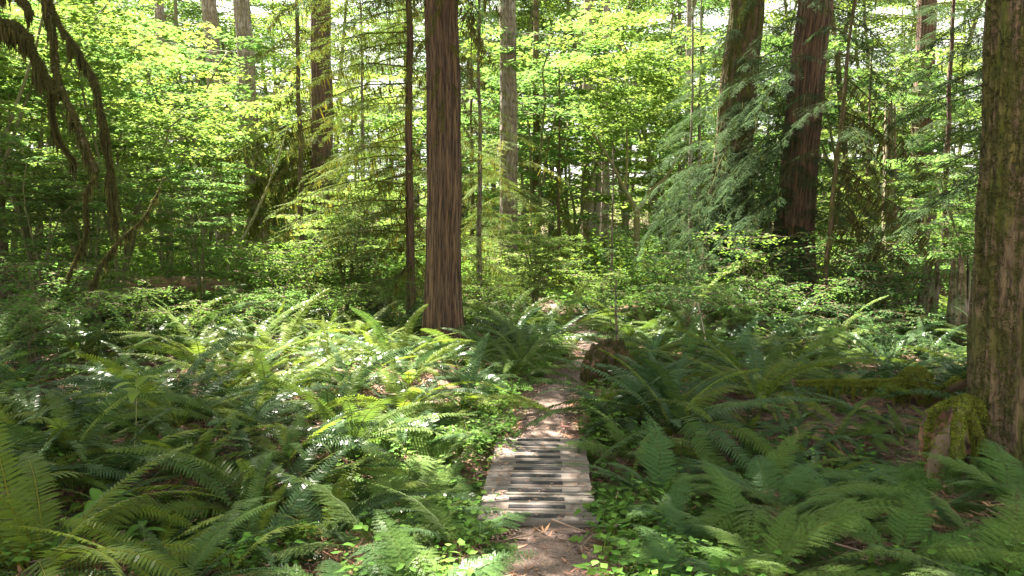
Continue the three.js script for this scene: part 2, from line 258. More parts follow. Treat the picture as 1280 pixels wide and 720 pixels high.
// ---------------------------------------------------------------- conifer boughs
const TWIG = [1.3, .8, .75];
function bough(seed, o) {           // along +x from the trunk, o.L metres long
  const r = rngOf(seed), b = new GB(), L = o.L, n = 14, pts = [], V = V3(0, 0, 0);
  for (let k = 0; k <= n; k++) { const t = k / n; pts.push(V3(t * L, o.rise * L * Math.sin(t * PI * .7) - o.droop * L * t * t + .012 * L * n2(t * 4, seed), .05 * L * n2(t * 2.5, seed + 50) * t)); }
  b.tube(pts.filter((_, k) => k % 2 === 0), (t) => o.rad * (1 - .85 * t), 5, o.bark ?? [1.5, .95, 1.0]);
  const at = (t) => { const f = clamp(t, 0, .999) * n, i = Math.floor(f); return pts[i].clone().lerp(pts[i + 1], f - i); };
  const ns = Math.round(L / o.space), flatOf = (d) => V3(-d.z, 0, d.x).normalize();
  for (let k = 0; k < ns; k++) {
    const t = .05 + .95 * (k + r()) / ns; if (r() < (o.bare ?? 0)) continue;
    const p = at(t), prof = Math.pow(sstep(-.05, .35, t), .8) * Math.pow(1.03 - t, .6) * 1.3, ls = o.width * L * prof * rr(r, .45, 1.25) + .06, sd = (k % 2 ? 1 : -1) * (r() < .12 ? -1 : 1);
    const d = V3(.35 + .7 * t + rr(r, -.25, .25), -o.hang * rr(r, 0, .9) + rr(r, -.1, .12), sd * rr(r, .7, 1.1)).normalize(), m = Math.max(2, Math.round(ls / o.tert)), q = p.clone(), prev = p.clone(), tint = jit(r, [1, 1, 1], .22);
    for (let i = 0; i < m; i++) {
      prev.copy(q); d.y -= o.hang * rr(r, .4, .9) / m; d.x += rr(r, -.1, .1); d.normalize(); q.addScaledVector(d, ls / m);
      const u = (i + 1) / m; b.kite(prev, d, flatOf(d), ls / m * 1.15, .0028, TWIG, 0, .1);
      for (const e of [-1, 1]) {
        if (r() < .08) continue;
        const tl = (ls * .34 * (1.05 - u) + o.leaf * .9) * rr(r, .6, 1.2), d2 = d.clone().multiplyScalar(.8).addScaledVector(flatOf(d), e * rr(r, .6, .95)); d2.y -= o.sag * rr(r, .1, .7); d2.normalize();
        const f2 = flatOf(d2), mm = Math.max(1, Math.round(tl / o.tip)), tn = jit(r, tint, .1);
        for (let j = 0; j < mm; j++) { const pp = q.clone().addScaledVector(d2, tl * j / mm); pp.y -= o.sag * .3 * tl * (j / mm) ** 2; for (const e2 of [-1, 1]) { const dd = d2.clone().addScaledVector(f2, e2 * .7).normalize(), ll = o.leaf * (1 - .4 * j / mm) * rr(r, .7, 1.15); b.kite(pp, dd, V3(-dd.z, rr(r, -.35, .35), dd.x).normalize(), ll, ll * o.fat, tn, 0, .45); } }
        const pe = q.clone().addScaledVector(d2, tl * .85); pe.y -= o.sag * .2 * tl; b.kite(pe, d2, f2, o.leaf * 1.1, o.leaf * o.fat, tn, 0, .4);
      }
    }
  }
  const strands = Math.round((o.moss ?? 0) * L);
  for (let k = 0; k < strands; k++) { const t = rr(r, .04, .95), p = at(t); p.z += rr(r, -.1, .1) * (r() < .5 ? 1 : .2); p.y -= .01; const l = rr(r, .04, .24) * (r() < .15 ? 1.8 : 1), a = r() * PI; b.kite(p, V3(rr(r, -.15, .15), -1, rr(r, -.15, .15)).normalize(), V3(Math.cos(a), 0, Math.sin(a)), l, rr(r, .006, .018), jit(r, o.mossCol ?? [2.1, 1.35, 1.0], .25), 0, .35); }
  return b.geo();
}
const hemG = [0, 1, 2, 3, 4].map((k) => bough(1000 + k, { L: 2.2, rise: .04 + .03 * k, droop: .14 + .1 * (k % 3), rad: .014, space: .085, width: .27, hang: .3, tert: .06, tip: .026, leaf: .034, fat: .24, sag: .2, moss: 24 }));
const hemMossG = [0, 1, 2].map((k) => bough(1100 + k, { L: 2.2, rise: .02, droop: .2 + .12 * k, rad: .018, space: .14, width: .24, hang: .45, tert: .075, tip: .034, leaf: .036, fat: .22, sag: .4, moss: 110, bare: .25, mossCol: [1.5, 1.15, 1.1] }));
const cedG = [0, 1, 2, 3, 4].map((k) => bough(1200 + k, { L: 2.3, rise: .1, droop: .3 + .14 * (k % 3), rad: .016, space: .1, width: .28, hang: .7, tert: .06, tip: .028, leaf: .05, fat: .16, sag: .55, moss: 8, bark: [2.2, 1.3, 1.2] }));
const deadBoughG = [0, 1, 2].map((k) => bough(1300 + k, { L: 2, rise: .03, droop: .15 + .2 * k, rad: .013, space: .25, width: .3, hang: .3, tert: .16, tip: .06, leaf: .015, fat: .3, sag: .4, moss: 75, bare: .2, mossCol: [1.2, 1.2, 1], bark: [.8, .7, .8] }));
// upper crowns of tall conifers, mostly above the picture: 14 m tall, as one mesh of coarser boughs
function upperCrown(seed, Hc, Rc, nB, thick = 1) {
  const r = rngOf(seed), b = new GB(), q = V3(0, 0, 0);
  for (let k = 0; k < nB; k++) {
    const t = k / nB, y0 = t * Hc, len = Rc * (1 - .85 * t) * rr(r, .6, 1.1) * (t < .12 ? .7 : 1), az = k * 2.4 + rr(r, -.4, .4), ca = Math.cos(az), sa = Math.sin(az), droop = rr(r, .15, .45), m = Math.max(6, Math.round(len / .11));
    b.tube([V3(0, y0, 0), V3(ca * len * .5, y0 - droop * len * .2, sa * len * .5), V3(ca * len, y0 - droop * len, sa * len)], (s) => .03 * (1 - .9 * s), 3, [1, .6, .6]);
    const tint = jit(r, WHITE, .2);
    for (let i = 0; i < m; i++) { const s = .1 + .9 * i / m; q.set(ca * len * s, y0 - droop * len * s * s, sa * len * s); for (const e of [-1, 1]) { const w = len * .38 * Math.pow(1.03 - s, .7) * rr(r, .6, 1.2) + .12; const d = V3(ca * .6 - sa * e, -rr(r, .1, .6), sa * .6 + ca * e).normalize(), mm = Math.max(2, Math.round(w / .14)), f = V3(-d.z, 0, d.x).normalize(); for (let j = 0; j < mm; j++) { const pp = q.clone().addScaledVector(d, w * j / mm); for (const e2 of [-1, 1]) if (r() < .85) b.kite(pp, d.clone().addScaledVector(f, e2 * .8).normalize(), V3(-d.z * .8, rr(r, -.3, .3), d.x).normalize(), rr(r, .14, .24), .028 * thick, jit(r, tint, .15), 0, .4); } } }
  }
  return b.geo();
}
const crownG = [upperCrown(1400, 15, 3.6, 50), upperCrown(1401, 17, 3.0, 54), upperCrown(1402, 13, 4.2, 44), upperCrown(1403, 17, 5, 74, 2)];

// ---------------------------------------------------------------- trunks
function trunkGeo(seed, o) {        // r0 at the foot, r1 at the top, H tall; lean in metres at the top
  const r = rngOf(seed), b = new GB(), ns = o.sides ?? 64, hs = [], H = o.H;
  for (let y = -.3; y < H;) { hs.push(y); y += y < (o.fine ?? 6) ? (o.dy ?? .08) : 1.2; } hs.push(H);
  const fl = Math.floor(rr(r, 5, 9)), ph = r() * 7;
  for (const y of hs) {
    const t = clamp(y / H), base = lerp(o.r0, o.r1, Math.pow(t, .9)) + o.r0 * (o.flare ?? .5) * Math.exp(-Math.max(y, 0) / (o.flareH ?? .35));
    for (let s = 0; s <= ns; s++) {
      const a = s / ns * 2 * PI, ca = Math.cos(a), sa = Math.sin(a), k = o.groove ?? .03;
      const flute = (o.flute ?? .08) * Math.exp(-Math.max(y, 0) / 1.2) * Math.sin(a * fl + ph + .6 * n2(y, seed)) * o.r0;
      const rid = Math.abs(n3(ca * (o.freq ?? 4.5), sa * (o.freq ?? 4.5), y * .22 + seed)) , rid2 = Math.abs(n3(ca * 11, sa * 11, y * .5 + seed));
      const rad = base + flute + k * (rid * 1.2 + rid2 * .6 - .5) + .01 * n3(ca * 2, sa * 2, y * 1.3);
      const tone = o.tone ? o.tone(y, a) : WHITE;
      b.v(ca * rad + (o.lx ?? 0) * t + .03 * n2(y * .4, seed), y, sa * rad + (o.lz ?? 0) * t, tone, a * o.r0 * 2.5 + seed * .37, y * 1.1);
    }
  }
  for (let j = 0; j < hs.length - 1; j++) for (let s = 0; s < ns; s++) { const a = j * (ns + 1) + s; b.q(a, a + ns + 1, a + ns + 2, a + 1); }
  return b.geo(true);
}

// ---------------------------------------------------------------- broadleaf trees and shrubs
const LOBE = [[.0, .02], [.36, -.1], [.5, .22], [.36, .34], [.62, .72], [.24, .62], [.0, 1.05], [-.24, .62], [-.62, .72], [-.36, .34], [-.5, .22], [-.36, -.1]];
function leafAt(b, p, dir, up, s, c, lobed) {
  const side = dir.clone().cross(up).normalize();
  if (!lobed) { b.kite(p, dir, side, s, s * .34, c, s * .06, .42); return; }
  const i0 = b.v(p.x + dir.x * s * .35, p.y + dir.y * s * .35 - s * .05, p.z + dir.z * s * .35, c), n = LOBE.length, st = b.n;
  for (const [x, y] of LOBE) b.v(p.x + side.x * x * s + dir.x * y * s, p.y + side.y * x * s + dir.y * y * s, p.z + side.z * x * s + dir.z * y * s, c);
  for (let k = 0; k < n; k++) b.t(i0, st + k, st + (k + 1) % n);
}
function spray(b, wood, r, p, dir, len, o) {   // a flat layer of leaves round a twig
  const side = V3(-dir.z, 0, dir.x).normalize(), n = Math.round(len * len * o.dens + 6), tint = jit(r, WHITE, .22), tip = p.clone().addScaledVector(dir, len);
  wood.tube([p, p.clone().addScaledVector(dir, len * .5).add(V3(0, len * .04, 0)), tip], (t) => .006 * (1 - .8 * t), 3, o.twig ?? [.12, .09, .05]);
  for (let k = 0; k < n; k++) { const u = Math.pow(r(), .8), w = (r() - .5) * 1.1 * len * (1 - .55 * u), q = p.clone().addScaledVector(dir, len * u * 1.05).addScaledVector(side, w); q.y += rr(r, -.05, .05) - .1 * Math.abs(w) - .05 * u * len; const a = r() * 7, d = V3(Math.cos(a), rr(r, -.65, .1), Math.sin(a)).normalize(), up = V3(rr(r, -.45, .45), 1, rr(r, -.45, .45)).normalize(); leafAt(b, q, d, up, o.leaf * rr(r, .6, 1.2), jit(r, tint, .15), o.lobed); }
}
function broadleaf(seed, o) {
  const r = rngOf(seed), leaf = new GB(), wood = new GB();
  for (let s = 0; s < o.stems; s++) {
    const az = s / o.stems * 2 * PI + rr(r, -.5, .5), out = o.spread * rr(r, .35, 1), H = o.H * rr(r, .7, 1), pts = [];
    for (let k = 0; k <= 8; k++) { const t = k / 8; pts.push(V3(Math.cos(az) * out * Math.pow(t, 1.6) + .12 * n2(t * 3, seed + s), H * Math.sin(t * PI * .5 * o.arch) / Math.sin(PI * .5 * o.arch), Math.sin(az) * out * Math.pow(t, 1.6) + .12 * n2(t * 3 + 9, seed + s))); }
    wood.tube(pts, (t) => o.rad * (1 - .82 * t), 6, o.bark ?? [.16, .13, .08]);
    const nb = o.branches;
    for (let k = 0; k < nb; k++) {
      const t = lerp(o.from, 1, Math.pow((k + r()) / nb, .85)), f = Math.min(7.99, t * 8), i = Math.floor(f), p = pts[i].clone().lerp(pts[i + 1], f - i), ba = az + k * 2.4 + rr(r, -.6, .6), bl = o.reach * rr(r, .5, 1.1) * (1.15 - .55 * t), d = V3(Math.cos(ba), rr(r, -.12, .25), Math.sin(ba)).normalize();
      const q = p.clone().addScaledVector(d, bl); q.y += .05 * bl;
      wood.tube([p, p.clone().lerp(q, .5).add(V3(0, .06 * bl, 0)), q], (u) => o.rad * .35 * (1 - .7 * u) * (1 - .5 * t), 4, o.bark ?? [.16, .13, .08]);
      for (let j = 0; j < o.sprays; j++) { const u = rr(r, .25, 1), a2 = ba + rr(r, -1.2, 1.2), pp = p.clone().lerp(q, u); spray(leaf, wood, r, pp, V3(Math.cos(a2), rr(r, -.12, .12), Math.sin(a2)).normalize(), o.sprayLen * rr(r, .6, 1.2), o); }
    }
  }
  return { leaf: leaf.geo(), wood: wood.geo(true) };
}
const vineG = [0, 1, 2, 3].map((k) => broadleaf(2000 + k, { stems: 4 + k % 2, spread: 2.4, H: 5.6, arch: .9, rad: .045, branches: 15, from: .2, reach: 1.4, sprays: 3, sprayLen: .8, dens: 58, leaf: .09, lobed: true, bark: [.12, .12, .05] }));
const tallG = [0, 1, 2].map((k) => broadleaf(2100 + k, { stems: 3, spread: 3.6, H: 13.5, arch: .8, rad: .13, branches: 26, from: .1, reach: 2.6, sprays: 4, sprayLen: 1.35, dens: 38, leaf: .125, lobed: false, bark: [.14, .12, .07] }));
const shrubG = [0, 1, 2].map((k) => broadleaf(2200 + k, { stems: 6, spread: .9, H: 1.3, arch: .85, rad: .008, branches: 6, from: .2, reach: .42, sprays: 2, sprayLen: .36, dens: 95, leaf: .062, lobed: false, bark: [.13, .09, .05] }));
const lowG = [0, 1, 2].map((k) => broadleaf(2300 + k, { stems: 9, spread: .5, H: .5, arch: .8, rad: .005, branches: 4, from: .25, reach: .2, sprays: 2, sprayLen: .2, dens: 160, leaf: .055, lobed: k < 2, bark: [.12, .12, .05] }));
function leafy(name, G, mat, label, cat, x, z, s, turn, group, y = hgt(x, z) - .05, sy = 1) {
  const g = thing(name, label, cat, x, y, z, group); g.rotation.y = turn; g.scale.set(s, s * sy, s);
  mesh(G.wood, M.wood, name === 'shrub' || name === 'low_bush' ? 'stem' : 'trunk', g); mesh(G.leaf, mat, name === 'shrub' || name === 'low_bush' ? 'foliage' : 'crown', g); return g;
}

// ---------------------------------------------------------------- moss tufts strewn over wood
const tuftG = (() => { const r = rngOf(3000), b = new GB(); for (let k = 0; k < 9; k++) { const a = r() * 7, d = V3(Math.cos(a) * .8, rr(r, .3, 1.1), Math.sin(a) * .8).normalize(); b.kite(V3(rr(r, -.006, .006), -.003, rr(r, -.006, .006)), d, V3(-d.z, 0, d.x).normalize(), rr(r, .012, .026), .0035, jit(r, WHITE, .3), 0, .3); } return b.geo(); })();
const strandG = (() => { const r = rngOf(3001), b = new GB(); for (let k = 0; k < 7; k++) { const a = r() * 7; b.kite(V3(rr(r, -.012, .012), .005, rr(r, -.012, .012)), V3(rr(r, -.12, .12), -1, rr(r, -.12, .12)).normalize(), V3(Math.cos(a), 0, Math.sin(a)), rr(r, .05, .14), .006, jit(r, WHITE, .3), 0, .3); } return b.geo(); })();
function tufts(parent, spots, name, mat, geo = tuftG, seed = 1) {    // spots: [position, normal, size]
  const im = new THREE.InstancedMesh(geo, mat, spots.length), r = rngOf(seed), q = new THREE.Quaternion(), q2 = new THREE.Quaternion(), up = V3(0, 1, 0), m = new THREE.Matrix4(), c = new THREE.Color();
  spots.forEach(([p, n, s], k) => { q2.setFromAxisAngle(up, r() * 7); if (n && geo !== strandG) q.setFromUnitVectors(up, n).multiply(q2); else q.copy(q2); m.compose(p, q, V3(s, s * rr(r, .7, 1.4), s)); im.setMatrixAt(k, m); const t = rr(r, .6, 1.3); im.setColorAt(k, c.setRGB(t * rr(r, .9, 1.1), t, t * .95)); });
  put(im, name, parent); im.userData.kind = 'stuff'; return im;
}
function onMesh(geo, n, seed, ok) {   // random points with normals on a smooth geometry
  const r = rngOf(seed), P = geo.attributes.position, N = geo.attributes.normal, I = geo.index.array, cum = [], a = V3(0, 0, 0), b = V3(0, 0, 0), c = V3(0, 0, 0), out = []; let tot = 0;
  for (let k = 0; k < I.length; k += 3) { a.fromBufferAttribute(P, I[k]); b.fromBufferAttribute(P, I[k + 1]).sub(a); c.fromBufferAttribute(P, I[k + 2]).sub(a); tot += b.cross(c).length(); cum.push(tot); }
  for (let k = 0; out.length < n && k < n * 8; k++) { const x = r() * tot; let lo = 0, hi = cum.length - 1; while (lo < hi) { const m = (lo + hi) >> 1; if (cum[m] < x) lo = m + 1; else hi = m; } let u = r(), w = r(); if (u + w > 1) { u = 1 - u; w = 1 - w; } const i = lo * 3, mixv = (A) => V3(0, 0, 0).addScaledVector(a.fromBufferAttribute(A, I[i]), 1 - u - w).addScaledVector(b.fromBufferAttribute(A, I[i + 1]), u).addScaledVector(c.fromBufferAttribute(A, I[i + 2]), w); const p = mixv(P), nn = mixv(N).normalize(); if (ok && !ok(p, nn, r)) continue; out.push([p, nn, rr(r, .7, 1.5)]); }
  return out;
}
// ================================================================ PLACES
// ---------------------------------------------------------------- words for where a thing stands: the landmarks next to it
const SKYLINE = [[90, 'the moss-draped limbs'], [208, 'the distant grey trunk'], [283, 'the leaning fir'], [325, 'the thick fir'], [405, 'the stout dark trunk'], [513, 'the young hemlock'], [555, 'the straight red cedar'], [635, 'the brown twiggy trunk'], [744, 'the paired slender trunks'], [795, 'the forked maple'], [903, 'the moss-hung cedar'], [988, 'the shaded cedar'], [1028, 'the drooping sapling'], [1148, 'the sunlit tan trunk'], [1196, 'the broken snags'], [1290, 'the thick mossy trunk']];
function among(px) { if (px < 90) return 'behind the moss-draped limbs'; if (px > 1250) return 'behind the thick mossy trunk'; const i = SKYLINE.findIndex(([a]) => a > px), a = SKYLINE[i - 1], b = SKYLINE[i]; if (px - a[0] < 8) return 'behind ' + a[1]; if (b[0] - px < 8) return 'behind ' + b[1]; return 'between ' + a[1] + ' and ' + b[1]; }
const pxOf = (x, z) => 640 + x / -z * F;
const MARKS = [['the boardwalk', .19, -5], ['the low mossy stump', 1.0, -8.5], ['the straight red cedar', -1.0, -11.2], ['the shaded cedar', 5.2, -14], ['the moss-hung cedar', 4.4, -15.6], ['the thick mossy trunk', 3.66, -5.3], ['the mossy wood knob', 3.8, -7.1], ['the sunlit litter patch', -2.1, -3.9], ['the crooked mossy saplings', -5.4, -9.6], ['the leaning grey sapling', -5.6, -14], ['the broken snags', 6.9, -12.1], ['the heap of dead fronds', -1, -6.4], ['the gravel path', .15, -3.4], ['the path bend', .6, -8], ['the mossy pole', 2.9, -7], ['the moss-draped limbs', -3.6, -6], ['the young hemlock', -1.85, -13.6], ['the largest sword fern', 1.4, -6.2]];
function beside(x, z) { const d = MARKS.map(([n, a, b]) => [Math.hypot(a - x, b - z), n]).sort((p, q) => p[0] - q[0]); return [d[0][0] < .85 ? 'beside ' + d[0][1] : 'between ' + d[0][1] + ' and ' + d[1][1], d[0][1].slice(4)]; }
const SWORD_TONE = ['dark green', 'olive green', 'deep green', 'yellow-green', 'blue-green'], LADY_TONE = ['fresh green', 'cool green', 'light green'], MAPLE_TONE = ['lime', 'fresh green', 'yellow-green'];

// ---------------------------------------------------------------- conifers
const solid = [];                                                // [x, z, radius]: where trunks and stumps stand, kept free of ferns
const dirOf = (a) => V3(Math.cos(a), 0, -Math.sin(a));
function conifer(name, label, o) {
  const { x, z } = o, g = thing(name, label, 'tree', x, hgt(x, z), z, o.group), r = rngOf(o.seed);
  mesh(trunkGeo(o.seed, o), o.bark, 'trunk', g); solid.push([x, z, o.r0 * 1.5 + .12]);
  const axis = (h) => V3((o.lx ?? 0) * h / o.H, h, (o.lz ?? 0) * h / o.H);
  for (const b of o.boughs ?? []) {
    for (let k = 0; k < b.n; k++) {
      const t = (k + .5 * r()) / b.n, h = lerp(b.h0, b.h1, t), az = b.az !== undefined ? b.az + rr(r, -1, 1) * (b.fan ?? .5) : k * 2.4 + rr(r, -.4, .4) + (b.ph ?? 0), m = mesh(b.G[Math.floor(r() * b.G.length)], b.mat, b.name ?? 'branch', g), len = lerp(b.l0, b.l1, t) * rr(r, .75, 1.15);
      m.position.copy(axis(h)); m.rotation.set(0, az, b.tilt !== undefined ? b.tilt + rr(r, -.15, .15) : rr(r, -.25, .1), 'YXZ'); m.scale.setScalar(len / 2.2);
    }
  }
  if (o.crown) { const m = mesh(crownG[o.crown[0]], o.crown[2] ?? M.far, 'crown', g), h = o.crown[1]; m.position.copy(axis(h)); m.scale.setScalar(o.crown[3] ?? 1); m.rotation.y = r() * 7; }
  return g;
}
const spot = (px, D) => { const p = atD(px, 300, D); return { x: p.x, z: p.z }; };
const redder = (k) => (y, a) => { const n = n3(Math.cos(a) * 2, Math.sin(a) * 2, y * .35 + k), t = .84 + .2 * n; return [t, t * .99, t * .92]; };
const mossy = (k, amt) => (y, a) => { const n = n3(Math.cos(a) * 1.6, Math.sin(a) * 1.6, y * .4 + k) + .5 * n3(Math.cos(a) * 5, Math.sin(a) * 5, y * 1.5 + k); return n > .6 - amt ? [.75, .95, .4] : [1, 1, 1]; };

conifer('red_cedar', 'straight red-brown cedar trunk with stringy bark rising from the ferns beside the path', {
  ...spot(555, 11.2), seed: 11, r0: .262, r1: .1, H: 26, flare: .32, flareH: .35, bark: M.cedarBark, sides: 150, dy: .05, fine: 6.5, groove: .026, freq: 8, flute: .1, tone: redder(1), crown: [3, 7.2, M.cedar, 1.25],
  boughs: [{ n: 9, h0: 1.6, h1: 3.6, G: deadBoughG, mat: M.mossDark, name: 'dead_stub', l0: .3, l1: .6, tilt: -.3 }, { n: 26, h0: 3.5, h1: 6, G: deadBoughG, mat: M.mossDark, name: 'mossy_dead_branch', l0: .8, l1: 1.8, tilt: -.4 }, { n: 20, h0: 5.2, h1: 9, G: cedG, mat: M.cedar, l0: 1.8, l1: 3, tilt: -.2 }],
});
conifer('red_cedar', 'tall shaded cedar with dark fibrous bark standing beyond the bank of sword ferns', {
  ...spot(988, 14), seed: 12, r0: .34, r1: .12, H: 27, lx: 1.6, flare: .35, flareH: .6, bark: M.cedarBark, sides: 110, dy: .07, fine: 7, groove: .022, freq: 5, flute: .14, tone: redder(4), crown: [1, 8, M.cedar],
  boughs: [{ n: 34, h0: 1.3, h1: 6.5, G: cedG, mat: M.cedar, l0: 1.6, l1: 2, tilt: -.2 }, { n: 18, h0: .9, h1: 4.4, az: PI * .95, fan: .8, G: cedG, mat: M.cedar, l0: 1.9, l1: 1.9, tilt: -.25 }, { n: 12, h0: 6.5, h1: 9, G: cedG, mat: M.cedar, l0: 2, l1: 3 }, { n: 11, h0: .8, h1: 3.4, az: -PI * .62, fan: 1.2, G: cedG, mat: M.cedar, l0: 2, l1: 1.8, tilt: -.3 }],
});
conifer('mossy_cedar', 'big moss-hung cedar wrapped in drooping sprays close behind another cedar', {
  ...spot(903, 15.6), seed: 13, r0: .4, r1: .13, H: 27, lx: 1.8, flare: .3, flareH: .7, bark: M.mossBark, sides: 90, dy: .08, fine: 7, groove: .04, tone: mossy(2, .3), crown: [2, 9, M.cedar],
  boughs: [{ n: 34, h0: .8, h1: 5.5, G: cedG, mat: M.cedar, l0: 1.9, l1: 1.4, tilt: -.25 }, { n: 24, h0: 1.5, h1: 7, G: hemMossG, mat: M.hemlock, l0: 1.2, l1: 1.2, tilt: -.5 }, { n: 17, h0: .7, h1: 3, az: -PI * .65, fan: 1.3, G: cedG, mat: M.cedar, l0: 2.2, l1: 2.1, tilt: -.32 }],
});
// mossy trunk close by
{
  const p = spot(1288, 5.3), r0 = .31;
  const g = thing('mossy_maple', 'thick moss-covered trunk with furrowed bark and exposed roots beside the bright ferns', 'tree', p.x, hgt(p.x, p.z), p.z);
  const geo = trunkGeo(14, { r0, r1: .27, H: 15, flare: .12, flareH: .2, sides: 110, dy: .04, fine: 4.6, groove: .03, freq: 5, flute: .06, tone: mossy(7, .05) });
  mesh(geo, M.mossBark, 'trunk', g); solid.push([p.x, p.z, .75]);
  tufts(g, onMesh(geo, 7500, 41, (q, n, r) => q.y > .1 && q.y < 4.6 && (n3(q.x * 3.2, q.y * .8, q.z * 3.2) + .35 * n3(q.x * 9, q.y * 5, q.z * 9) > (n.x < -.72 ? -.4 : q.y > 2.3 ? .12 : .62)) && (n.z > -.3)), 'moss', M.mossDark, tuftG, 5);
  const T = tallG[1]; const c = mesh(T.leaf, M.maple[1], 'crown', g); c.position.y = 5.5; c.scale.setScalar(.8);
  // roots: arched, moss-draped
  for (const [pts, rad, k] of [[[[1240, 585, 5.1], [1222, 545, 4.95], [1207, 506, 4.95], [1200, 520, 4.85], [1196, 600, 4.75]], .036, 1], [[[1250, 560, 5.2], [1215, 500, 5.2], [1185, 505, 5.25], [1165, 520, 5.3], [1160, 570, 5.3]], .028, 2], [[[1215, 540, 5.25], [1190, 545, 5.2], [1172, 575, 5.1], [1168, 640, 5]], .075, 3]]) {
    const cp = curvePts(pts.map(([a, b2, D]) => atD(a, b2, D).sub(g.position)), 22), b = new GB(); b.tube(cp, (t) => rad * (1.1 - .5 * t) + .012 * n2(t * 9, k), 12, k === 3 ? [.12, .08, .05] : [.08, .07, .025]);
    const rg = b.geo(true), root = mesh(rg, M.wood, 'root', g);
    tufts(root, onMesh(rg, k === 3 ? 160 : 900, 50 + k, (q, n) => k === 3 || n.y > -.5), 'moss', M.moss, tuftG, 60 + k);
    if (k === 1) tufts(root, onMesh(rg, 60, 70 + k, (q, n) => n.y < .2), 'hanging_moss', M.moss, strandG, 80);
  }
}
const tall = (px, D, dia, seed, label, o = {}) => conifer(o.name ?? 'fir', label, { ...spot(px, D), seed, r0: dia / 2, r1: dia * .18, H: 30, flare: .25, flareH: .5, sides: 48, dy: .25, fine: 12, groove: dia * .04, bark: M.firBark, crown: [seed % 3, 18, M.far, .65], ...o });
tall(283, 28, .62, 21, 'pale grey-brown fir trunk leaning slightly, beside a thicker fir trunk', { lx: -1.2 });
tall(325, 27, .68, 22, 'thick grey-brown fir trunk rising behind mossy hemlock boughs', { lx: -1.3, boughs: [{ n: 14, h0: 2, h1: 9, G: hemMossG, mat: M.hemlock, l0: 2.2, l1: 1.6, tilt: -.3 }] });
tall(405, 24, .74, 23, 'dark stout trunk half hidden behind the hanging hemlock boughs', { bark: M.cedarBark, boughs: [{ n: 22, h0: 2.4, h1: 9.5, G: hemMossG, mat: M.hemlock, l0: 2.6, l1: 2.2, tilt: -.25 }, { n: 12, h0: 3.4, h1: 5.4, az: PI, fan: .45, G: hemMossG, mat: M.hemlock, l0: 3.6, l1: 3.4, tilt: -.3 }] });
tall(635, 22, .56, 24, 'brown trunk with a few bare mossy twigs behind the straight red cedar', { boughs: [{ n: 10, h0: 3, h1: 8, G: deadBoughG, mat: M.mossDark, name: 'mossy_dead_branch', l0: 1.2, l1: 1.2 }, { n: 16, h0: .8, h1: 4.5, G: hemG, mat: M.hemlock, l0: 2.8, l1: 2, tilt: -.35 }] });
tall(732, 32, .36, 25, 'slender dark trunk seen through the maples beyond the path', {});
tall(756, 35, .42, 26, 'dark slender trunk paired with another beyond the path', {});
tall(1148, 26, .74, 27, 'sunlit tan trunk behind the broken snags', { bark: M.cedarBark, boughs: [{ n: 12, h0: 6, h1: 11, G: cedG, mat: M.cedar, l0: 3, l1: 3 }] });
tall(208, 38, .56, 28, 'distant grey trunk deep in the sunlit maple leaves', {});
tall(857, 36, .3, 29, 'far slim trunk between the forked maple and the mossy cedar', {});
tall(1075, 23, .2, 30, 'thin mossy trunk leaning behind the drooping sapling', { lx: -2, bark: M.mossBark, H: 16, crown: [0, 9, M.far, .6] });
tall(670, 27, .3, 31, 'thin trunk furred with green moss behind the hanging maple leaves', { bark: M.mossBark, tone: mossy(3, .6), H: 18, crown: undefined });
// hemlock beside the cedar, thick with boughs on its open side
conifer('hemlock', 'young hemlock with a thin reddish stem and drooping moss-hung boughs beside the straight red cedar', {
  ...spot(513, 13.6), seed: 15, r0: .085, r1: .02, H: 12, flare: .3, bark: M.cedarBark, sides: 24, dy: .2, fine: 8, groove: .006,
  boughs: [{ n: 50, h0: .7, h1: 11, G: hemG, mat: M.hemlock, l0: 2.0, l1: .9, tilt: -.25 }, { n: 34, h0: 1.4, h1: 8.5, az: PI, fan: .6, G: hemG, mat: M.hemlock, l0: 2.4, l1: 2, tilt: -.25 }, { n: 20, h0: .9, h1: 3.4, G: deadBoughG, mat: M.mossDark, name: 'mossy_branch', l0: 1.5, l1: 1.2, tilt: -.3 }],
});
conifer('hemlock', 'slim hemlock whose boughs reach out behind the straight red cedar', { ...spot(600, 17), seed: 16, r0: .07, r1: .015, H: 8, flare: .3, bark: M.firBark, sides: 20, dy: .25, groove: .005, boughs: [{ n: 42, h0: .5, h1: 7.6, G: hemG, mat: M.hemlock, l0: 2.1, l1: .6, tilt: -.25 }] });
conifer('hemlock', 'tall thin sapling with long bare moss-hung branches sweeping down towards the snags', { ...spot(1028, 12.6), seed: 17, r0: .045, r1: .015, H: 6.5, lx: .5, flare: .3, bark: M.mossBark, sides: 20, dy: .2, groove: .005, boughs: [{ n: 16, h0: 1.2, h1: 4.2, az: .1, fan: .7, G: deadBoughG, mat: M.mossDark, name: 'mossy_branch', l0: 2.4, l1: 1.8, tilt: -.45 }, { n: 14, h0: 2.6, h1: 6.3, G: cedG, mat: M.cedar, l0: 1.4, l1: .7, tilt: -.1 }] });
conifer('cedar_sapling', 'young cedar with layered pale sprays behind the drooping sapling', { ...spot(1180, 17), seed: 18, r0: .08, r1: .02, H: 9, flare: .2, bark: M.cedarBark, sides: 20, dy: .25, groove: .005, boughs: [{ n: 46, h0: .8, h1: 8.6, G: cedG, mat: M.cedar, l0: 2.2, l1: .8, tilt: -.1 }] });
